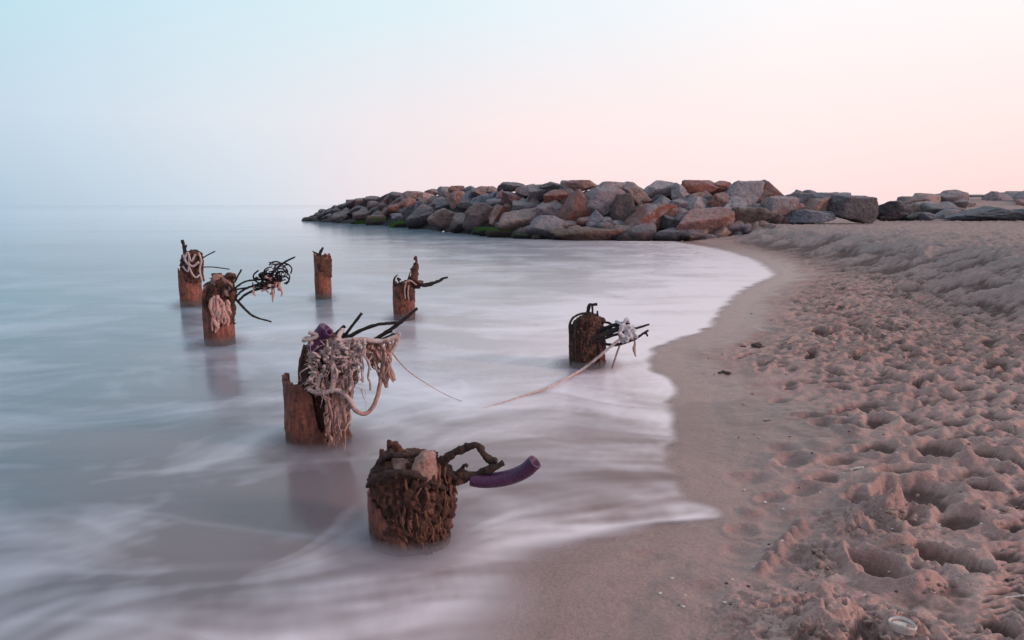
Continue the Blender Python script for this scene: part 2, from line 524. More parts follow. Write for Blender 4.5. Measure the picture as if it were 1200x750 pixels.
# ---- sand
x, y, Fq = fan(rows_for(.85, 9000), 1060)
NR = len(rows_for(.85, 9000)); s = sdist_grid(x, y, NR, SHORE); b = sdist_grid(x, y, NR, SCARP)
z = base_height(x, y, s, b)
land = sstep(.0, .7, s); churn = sstep(.35, 1.25, s) * (1 - sstep(20, 30, y))
scale_y = np.clip(y / 4, 1, 3)
z = z + land * .010 * fbm2(x * 2.1, y * 2.1, 3) + sstep(.03, .3, s) * .007 * fbm2(x * 5.5, y * 5.5, 4)
mid = sstep(4.2, 6.0, y)
off = (1 - .95 * sstep(-.7, .1, b)) * (.25 + .75 * sstep(-.35, .45, fbm2(x * .8 + 50, y * .55 + 7, 3) + .25))
z = z + churn * (1 - .9 * sstep(-.7, .1, b)) * .030 * mid * fbm2(x * 1.3 + 70, y * 1.1, 3)
z = z + churn * off * ((.011 + .002 * mid) * fbm2(x * 3.2 + 9, y * 3.2, 4, .5) + .008 * mid * np.abs(perlin2(x * 4.5, y * 6 + 3)))
for (fx_, fy_, o_, h_) in [(2.0, 2.4, 4, .022), (4.4, 5.2, 31, .008), (9.0, 9.5, 77, .005)]:      # broken crust: small crisp ledges
    z = z + churn * off * (.15 + .85 * mid) * h_ * sstep(-.05, .05, fbm2(x * fx_ + o_, y * fy_ + o_, 4, .6)) + sstep(.4, 1.6, s) * .010 * (fbm2(x * 11, y * 11, 3))
# eroded berm face: slumped gullies and small ledges
face = sstep(-.5, .1, b) * (1 - sstep(.7, 1.6, b)) * (1 - sstep(26, 34, y))
gx = x * .8 + y * .45
rid = 1 - np.abs(perlin2(gx * 1.8, (y - x) * 1.1)) * 2
z = z + face * (.045 * fbm2(x * 1.7, y * 1.7, 5, .55))
led = perlin2(x * 2.2 + 40, y * 2.2)
for (bo, hh, fq) in [(.25, .10, .9), (.7, .10, 1.4), (-.15, .05, 2.0)]:
    nb = b - bo + .38 * fbm2(x * fq + bo * 30, y * fq, 4, .5)
    z = z + face * sstep(-.1, .25, perlin2(x * .8 + bo * 50, y * .8)) * hh * (sstep(-.05, .05, nb) - sstep(-.6, .6, nb))
top = sstep(.8, 1.6, b) * (1 - sstep(30, 40, y))
z = z + top * .02 * fbm2(x * 1.6, y * 1.6, 4)


def dent(x0, y0, a, bb, rot, d, rim=.35, sharp=.55):
    global z
    c, sn = math.cos(rot), math.sin(rot)
    m = np.flatnonzero((np.abs(x - x0) < 2 * max(a, bb)) & (np.abs(y - y0) < 2 * max(a, bb)))
    if not len(m): return
    dx = x[m] - x0; dy = y[m] - y0
    u = (dx * c + dy * sn) / a; v = (-dx * sn + dy * c) / bb
    q = np.sqrt(u * u + v * v) * (1 + .30 * perlin2(x[m] * 8 + x0 * 7, y[m] * 8) + .16 * perlin2(x[m] * 21 + x0 * 7, y[m] * 21))
    z[m] += -d * (1 - sstep(sharp, 1.05, q)) + rim * d * np.exp(-((q - 1.22) / .24) ** 2)


def dent_px(px, py, w, h, d, rot=0., rim=.35, sharp=.45):
    d = d * 1.35
    p = hit(px, py); q = hit(px, py + h / 2); q2 = hit(px, py - h / 2)
    dent(p[0], p[1], w / 2 * p[1] / F_PX, max(.03, (q2[1] - q[1]) / 2), rot, d, rim, sharp)


# trampled middle of the beach
g = np.random.default_rng(5)
cnt = 0
CY = g.uniform(3.0, 17, 4000); CX = g.uniform(.8, 8.5, 4000); CS = sdist(CX, CY, SHORE); CB = sdist(CX, CY, SCARP)
for X, Y, ss, bb_ in zip(CX, CY, CS, CB):
    if cnt > 360: break
    if ss < .55 or bb_ > -.1: cnt += .05; continue
    near = Y < 4.6
    if near and g.random() < .55: cnt += .3; continue
    dep = (.012 + .075 * g.random() ** 1.8) * min(1, (ss - .35)); ro = g.normal() * .5 + (math.pi / 2 - .35 if g.random() < .6 else g.uniform(0, 3))
    if g.random() < .6:                  # heel and ball of a foot
        ux, uy = math.cos(ro), math.sin(ro); q_ = g.uniform(.85, 1.15)
        dent(X - ux * .085 * q_, Y - uy * .085 * q_, .062 * q_, .048 * q_, ro, dep * 1.15, g.uniform(.05, .3), .5)
        dent(X + ux * .055 * q_, Y + uy * .055 * q_, .095 * q_, .060 * q_, ro, dep, g.uniform(.05, .3), .55)
    else:
        a = .05 + .2 * g.random() ** 2; dent(X, Y, a, a * g.uniform(.35, .7), ro, dep, g.uniform(.05, .35), g.uniform(.3, .75))
    cnt += 1
for k in range(70):
    Y = g.uniform(8, 24); X = g.uniform(6.5, 18)
    if sdist(np.array([X]), np.array([Y]), SCARP)[0] < 1: continue
    dent(X, Y, .16, .09, g.uniform(0, 3), .03)
z0_ = base_height(x, y, s, b); rel = z - z0_; rel = np.where(rel > .022, .022 + .030 * np.tanh((rel - .022) / .030), rel); z = np.where(face > .05, z, z0_ + rel)
# smooth hollows and single marks near the camera
for a in [(1072, 583, 88, 40, .055), (1008, 586, 34, 16, .03), (1152, 574, 42, 17, .05), (1098, 528, 56, 24, .035), (1031, 526, 46, 18, .035), (1150, 534, 46, 15, .035),
          (1184, 541, 26, 18, .03), (930, 541, 48, 15, .022), (1053, 556, 62, 16, .032), (965, 497, 34, 11, .02), (995, 497, 32, 11, .022), (1031, 493, 34, 12, .024),
          (1119, 497, 34, 11, .03), (966, 562, 40, 12, .02), (905, 585, 44, 12, .014), (868, 622, 42, 16, .012), (1170, 505, 30, 9, .03), (1075, 470, 30, 9, .025),
          (985, 455, 30, 8, .02), (1130, 455, 32, 8, .03), (915, 470, 26, 7, .014), (1190, 620, 40, 14, .03)]:
    dent_px(*a)
for a in [(880, 560, 60, 18, .016), (915, 525, 46, 14, .018), (940, 575, 54, 16, .022), (985, 540, 50, 14, .024), (880, 600, 40, 12, -.012), (930, 600, 56, 14, -.014), (960, 520, 50, 14, -.014), (1010, 560, 60, 16, -.018), (905, 545, 44, 10, -.01), (870, 650, 60, 20, .010), (760, 650, 60, 18, .008), (820, 690, 80, 24, .010), (1120, 610, 60, 24, .045), (1175, 650, 36, 22, .03)]:
    dent_px(*a, rim=.15, sharp=.15)
dent_px(1031, 668, 52, 36, .085, .1, .25, .62)
dent_px(1112, 655, 46, 44, .045, .5, .2, .7)
dent_px(1060, 608, 40, 20, .04, .3, .2, .5)
dent_px(1172, 735, 40, 26, .03)
# groove with a lumpy bank on its left
A = hit(962, 612); B = hit(905, 676)
for t in np.linspace(0, 1, 9):
    p = A + (B - A) * t; dent(p[0], p[1], .045, .045, 0, .013, .1, .2)
for t in np.linspace(0, 1, 6):
    p = hit(936, 617) + (hit(893, 668) - hit(936, 617)) * t
    dent(p[0], p[1], .042, .034, .7, -.034, 0, .25)
# raised crusts thrown out of the hollow
for (px, py, w, h, d) in [(1045, 603, 60, 30, -.05), (975, 650, 40, 34, -.03), (1000, 615, 60, 16, -.028), (960, 690, 36, 24, -.02), (975, 735, 100, 34, -.045), (1060, 745, 70, 24, -.03), (1085, 690, 70, 14, -.02), (1050, 640, 70, 10, -.03)]:
    dent_px(px, py, w, h, d, 0, 0, .2)
# broken crumbly texture on the thrown-up crusts
crm = np.zeros_like(z)
for (px, py, rr) in [(1048, 606, .16), (968, 655, .15), (1000, 612, .13), (970, 735, .24), (1050, 745, .16), (1100, 660, .14)]:
    p = hit(px, py); crm = np.maximum(crm, np.exp(-((x - p[0]) ** 2 + (y - p[1]) ** 2) / rr ** 2))
rough = np.abs(perlin2(x * 17, y * 14)) + .5 * np.abs(perlin2(x * 37 + 5, y * 33))
z = z + crm * (.020 * fbm2(x * 13, y * 11, 4, .62) + .024 * (sstep(-.04, .06, fbm2(x * 7 + 4, y * 8, 4, .6)) - .4) + .014 * (sstep(-.03, .05, fbm2(x * 15 + 4, y * 16, 4, .6)) - .4))
# tyre track along the right edge
ta = hit(1132, 745)[:2]; tb = hit(1196, 560)[:2]
dv = (tb - ta) / np.linalg.norm(tb - ta)
al = (x - ta[0]) * dv[0] + (y - ta[1]) * dv[1]; ac = (x - ta[0]) * dv[1] - (y - ta[1]) * dv[0]
trk = sstep(0, .02, ac) * (1 - sstep(.15, .19, ac)) * sstep(-1.5, .1, al) * (1 - sstep(2.2, 3.5, al))
z = z + trk * (-.012 + .011 * sstep(-.2, .4, np.sin((al + np.abs(ac - .085) * 1.3) * 2 * math.pi / .05) + .8 * perlin2(x * 14, y * 14)))
# keep the submerged part below the sea
z = np.where(s < .03, np.minimum(z, .1 * (s - .03)), z)
Zg = z.reshape(NR, -1)
def blur(A, n):
    P_ = np.cumsum(np.pad(A, ((n + 1, n), (0, 0)), 'edge'), 0); A = (P_[2 * n + 1:] - P_[:-2 * n - 1]) / (2 * n + 1)
    P_ = np.cumsum(np.pad(A, ((0, 0), (n + 1, n)), 'edge'), 1); return (P_[:, 2 * n + 1:] - P_[:, :-2 * n - 1]) / (2 * n + 1)
shade_damp = np.clip((blur(blur(Zg, 11), 11) - Zg).ravel() / (.005 + .0022 * y), 0, 1) * sstep(.3, 1., s) * (1 - sstep(18, 30, y))  # mask of low spots, for shade painted into the sand colour
me = raw_mesh('sand_beach', np.stack([x, y, z], 1), Fq)
wet = (1 - sstep(.28, .75, s + .22 * fbm2(x * 1.7, y * 1.7, 3))) 
# dark lobe left by the last wave
lobe = hit(850, 478)
lob = 1 - sstep(.93, 1.0, np.sqrt(((x - lobe[0]) / .60) ** 2 + ((y - lobe[1] + .42) / .62) ** 2) + .12 * perlin2(x * 4, y * 4) + .05 * perlin2(x * 11, y * 11))
shade_damp = np.maximum(shade_damp, .42 * lob * np.clip(1.2 - .7 * np.clip(lobe[1] - y, 0, 2), 0, 1)); wet = np.maximum(wet, lob)
me.attributes['shade_damp'].data.foreach_set('value', shade_damp.astype(np.float32)) if 'shade_damp' in me.attributes else None
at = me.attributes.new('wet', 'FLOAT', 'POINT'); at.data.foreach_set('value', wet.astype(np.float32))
at = me.attributes.new('shade_damp', 'FLOAT', 'POINT'); at.data.foreach_set('value', shade_damp.astype(np.float32))
at = me.attributes.new('dry', 'FLOAT', 'POINT'); at.data.foreach_set('value', (churn * (1 - sstep(-.6, .2, b)) * sstep(2.6, 6, y)).astype(np.float32))
at = me.attributes.new('grey', 'FLOAT', 'POINT'); at.data.foreach_set('value', (sstep(-.9, .6, b) * .75).astype(np.float32))
me.materials.append(M_SAND)
sand = bpy.data.objects.new('sand_beach', me); COL.objects.link(sand); tag(sand, 'moist pinkish brown sand beach with footprints and hollows', kind='structure')

SAND_ROWS = rows_for(.85, 9000); SAND_Z = z.reshape(len(SAND_ROWS), -1)


def sand_hit(px, py):
    """point on the finished sand seen at a photo pixel"""
    p = hit(px, py)
    for _ in range(3):
        p = ground(px, py, sand_z(p[0], p[1]))
    return p


def sand_z(X, Y):
    r = math.hypot(X, Y + .4); a = math.atan2(X, Y + .4)
    i = min(int(np.searchsorted(SAND_ROWS, r)), len(SAND_ROWS) - 1)
    j = int(round((a + R(58)) / (2 * R(58)) * 1059)); return SAND_Z[i, min(max(j, 0), 1059)]


# ---- piles: photo pixel of the middle of the waterline, half width in pixels
PILES = {
    'p1': (478, 652, 49), 'p2': (372, 531, 37.5), 'p3': (688, 433, 21), 'p4': (258.5, 406, 17.5),
    'p5': (225, 360, 12.5), 'p6': (474, 376, 13), 'p7': (379.5, 351, 9.5)}
PB = {}
for k, (bx, by, hw) in PILES.items():
    gpt = ground(bx, by); r = hw * gpt[1] / F_PX
    PB[k] = (gpt[0] * (gpt[1] + r) / gpt[1], gpt[1] + r, r)

# ---- water: silky long-exposure sea, streaks smeared along a drift field
WROWS = rows_for(1.15, 9000); x, y, Fq = fan(WROWS, 850)
s = sdist_grid(x, y, len(WROWS), SHORE)


def flow(X, Y):
    near = np.exp(-np.clip(Y, 0, 50) / 7)
    an = .06 + 2.6 * near * perlin2(X * .7 + 3, Y * .7 + 8) + 1.5 * near * perlin2(X * 1.6, Y * 1.6 + 20)
    an = an + .30 * near
    return np.cos(an), np.sin(an)


def smear(fun, step, n):
    out = np.zeros_like(x); ws = 0
    for sg in (-1, 1):
        X = x.copy(); Y = y.copy()
        for k in range(n):
            w = 1 - k / (n + 1); out += w * fun(X, Y); ws += w
            fx, fy = flow(X, Y); X = X + sg * fx * step; Y = Y + sg * fy * step * .8
    return out / ws


nw = np.exp(-np.clip(y - 2, 0, 99) / 4)
acc = smear(lambda X, Y: perlin2(X * 1.6, Y * 2.0 + 31), np.clip(.03 + .045 * y, .06, 1.4), 7)
acc2 = smear(lambda X, Y: perlin2(X * 5 + 9, Y * 5) * .8 + nw * perlin2(X * 13 + 3, Y * 13), np.clip(.02 + .014 * y, .03, .5), 13)
wx = x + .5 * perlin2(x * .8, y * .8); wy = y + .5 * perlin2(x * .8 + 40, y * .8)
big = fbm2(wx * .55 + 2, wy * .75 + 4, 5, .58)
streak = acc * .9 + acc2 * 2.0
nearness = np.exp(-((-s) / 3.2) ** 2)
foam = .20 + .32 * streak + .60 * big
foam = np.clip(foam, 0, 1) * (.25 + .75 * np.exp(-np.clip(y - 2, 0, 60) / 14))
# white veil left where the wash runs up the sand
edge = np.exp(-(np.clip(-s, 0, 9) / (.34 + .11 * np.clip(y, 0, 14))) ** 1.3)
upw = sstep(2.9, 6.0, y)
foam = np.clip(foam + edge * (.26 + .56 * upw) * (.75 + 1.1 * streak) + .48 * np.exp(-(np.clip(-s, 0, 50) / (1.6 + .35 * np.clip(y, 0, 20))) ** 2) * sstep(3.0, 6, y), 0, 1)
# a second, older veil crossing the wash in front of the first pile
q = sdist_open(x, y, catmull([ground(a, c)[:2] for a, c in [(430, 668), (520, 640), (600, 600), (560, 570), (620, 560), (720, 575), (800, 598), (838, 604)]], 6))
foam = np.clip(foam + .18 * np.exp(-(q / .09) ** 2) * (1 - sstep(3.3, 3.8, y)), 0, 1)
gw = np.random.default_rng(8)
for k in range(26):                       # thin curling wisps left by older waves
    X0, Y0 = gw.uniform(-2.2, .9), gw.uniform(1.8, 4.6); aa = gw.uniform(-.5, 1.0); cu = gw.normal() * .5; pl = []
    for t_ in range(9):
        pl.append((X0, Y0)); X0 += math.cos(aa) * .16; Y0 += math.sin(aa) * .13; aa += cu * .16 + gw.normal() * .1
    m = np.flatnonzero((y < 7) & (np.abs(x - pl[4][0]) < 1.6) & (np.abs(y - pl[4][1]) < 1.6))
    dd = sdist_open(x[m], y[m], np.array(pl)); dd = np.abs(dd); ww = gw.uniform(.015, .06)
    foam[m] = np.clip(foam[m] + gw.uniform(.06, .17) * np.exp(-(dd / ww) ** 2), 0, 1)
for k, (cx, cy, r) in PB.items():        # swirl of foam round each pile
    rr = np.hypot(x - cx, y - cy); foam = np.clip(foam + .32 * np.exp(-((rr - r * 1.35) / (r * .35)) ** 2), 0, 1)
wdt = .09 + .34 * (1 - sstep(2.3, 2.75, y)) + .02 * np.clip(y - 5, 0, 12)
alpha = 1 - sstep(-1, .0, (s - .02 + .10 * acc2 + .05 * perlin2(x * 4, y * 4)) / wdt)
thin = np.exp(-np.clip(-s, 0, 9) / .6) * (1 - sstep(3.0, 4.5, y))
alpha = alpha * (1 - .68 * thin * (1 - np.clip(foam * 1.3, 0, 1)))
silt_reflect = np.exp(-(np.clip(-s, 0, 50) / (1.15 + .42 * np.clip(y, 0, 20))) ** 1.4)  # suspended sand near shore; the widening reach also paints pink sky reflection
silt_reflect = np.clip(silt_reflect + .25 * acc, 0, 1)
far = sstep(3.5, 10, y) * (1 - silt_reflect) * (.55 + .5 * fbm2(x * .05, y * .25, 3))
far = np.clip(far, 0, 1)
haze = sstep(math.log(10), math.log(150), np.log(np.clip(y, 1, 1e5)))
keep = (s[Fq] < .10).any(1)
Fk = Fq[keep]
used = np.unique(Fk); idx = np.full(len(x), -1); idx[used] = np.arange(len(used)); Fk = idx[Fk]
me = raw_mesh('water', np.stack([x[used], y[used], np.zeros(len(used))], 1), Fk)
for nm, arr in (('foam', foam), ('alpha', alpha), ('silt_reflect', silt_reflect), ('far', far), ('haze', haze)):
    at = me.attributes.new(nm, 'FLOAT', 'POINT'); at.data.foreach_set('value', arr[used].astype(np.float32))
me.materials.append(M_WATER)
water = bpy.data.objects.new('water', me); COL.objects.link(water); tag(water, 'milky smooth sea washing up the sand', kind='structure')

# mist of blurred wavelets hugging the piles: a few thin veils one above the other
VV, FF, AA = [], [], []; off = 0
for key, (cx, cy, r) in PB.items():
    px_m = cy / F_PX
    for zi in range(5):
        zz = (zi + 1) * (.010 if key in ('p1', 'p2') else .012) * (1 if cy < 6 else 1.3)
        na, nrd = 48, 8
        for i in range(nrd):
            q = i / (nrd - 1)
            for j in range(na):
                an = j / na * 2 * math.pi; rad = r * (.8 + 1.6 * q)
                VV.append((cx + rad * math.cos(an), cy + rad * math.sin(an), zz))
                AA.append(.30 * (1 - zi * .16) * (1 - sstep(.15, 1, np.array(q))))
        for i in range(nrd - 1):
            for j in range(na):
                FF.append((off + i * na + j, off + i * na + (j + 1) % na, off + (i + 1) * na + (j + 1) % na, off + (i + 1) * na + j))
        off += na * nrd
me = raw_mesh('sea_mist', VV, FF)
n = len(VV)
for nm, arr in (('foam', np.full(n, .35)), ('alpha', np.array(AA)), ('silt_reflect', np.full(n, .55)), ('far', np.zeros(n))):
    at = me.attributes.new(nm, 'FLOAT', 'POINT'); at.data.foreach_set('value', np.asarray(arr, np.float32))
me.materials.append(M_VEIL)
mist = bpy.data.objects.new('sea_mist', me); COL.objects.link(mist); tag(mist, 'thin blurred haze of wavelets round the piles', 'mist', kind='stuff')

# ------------------------------------------------------------------ breakwater
JET = catmull([(-22, 66), (-17.6, 58), (-10.6, 47.5), (-5.5, 37.5), (-.7, 27.8), (3.1, 25.2), (6, 24.7), (8.5, 24.9), (12.2, 24.6), (15.5, 24.4), (19, 26)], 6)
JL = np.concatenate([[0], np.cumsum(np.linalg.norm(np.diff(JET, axis=0), axis=1))])


def jet_surface(X, Y):
    """height of the sloping face of the breakwater (front slope, crest, rear slope)"""
    d = -sdist_open(X, Y, JET)
    crest = np.interp(X, [-18, -17, -14, -10, -5, 0, 8.5, 9.8, 11, 15, 17], [.2, .45, 1.3, 1.75, 2.0, 2.1, 2.15, 2.0, 1.65, 1.5, .6])
    zb = np.interp(X, [5.5, 8, 11], [0, .55, .75])
    return np.where(d < 0, -1., np.minimum(np.minimum(zb + d * .85, crest), zb + np.clip(9 - d, -1, 9) * .8))


def jhit(px, py):
    d = ray(px, py); t = np.linspace(12, 90, 1800)
    X, Y, Z = d[0] * t, d[1] * t, CAM_H + d[2] * t
    hz = np.maximum(jet_surface(X, Y), base_height(X, Y))
    ok = Z <= hz
    if not ok.any():                       # above the skyline: stand on the crest
        k = np.argmax(hz - Z)
    else: k = np.argmax(ok)
    return np.array([X[k], Y[k], Z[k]])


PAL = dict(dg=(.12, .115, .12), g=(.25, .235, .24), lg=(.36, .335, .335), bg=(.20, .225, .255), br=(.235, .17, .15), tan=(.36, .27, .225), pk=(.42, .27, .235), rd=(.32, .13, .10), mv=(.30, .255, .265), bl=(.055, .055, .06))
rock_count = 0


def rock(c, w, h, th, col, red=0., moss=0., shape='', seed=0, label=None, group=None, sub=4, rough=1.0):
    global rock_count; rock_count += 1
    V, Fc = rock_shape(seed + 100, 5 if sub == 4 else sub, shape, rough=rough)
    V = V * np.array([w, th, h])
    me = raw_mesh('boulder', V, Fc); me.materials.append(M_ROCK)
    o = bpy.data.objects.new('boulder', me); o.location = c; COL.objects.link(o)
    cc = PAL[col] if isinstance(col, str) else col
    j = RNG.uniform(.9, 1.1); o.color = (cc[0] * j, cc[1] * j, cc[2] * j, 1)
    o['red'] = float(red); o['moss'] = float(moss)
    tag(o, label, 'boulder', group)
    return o


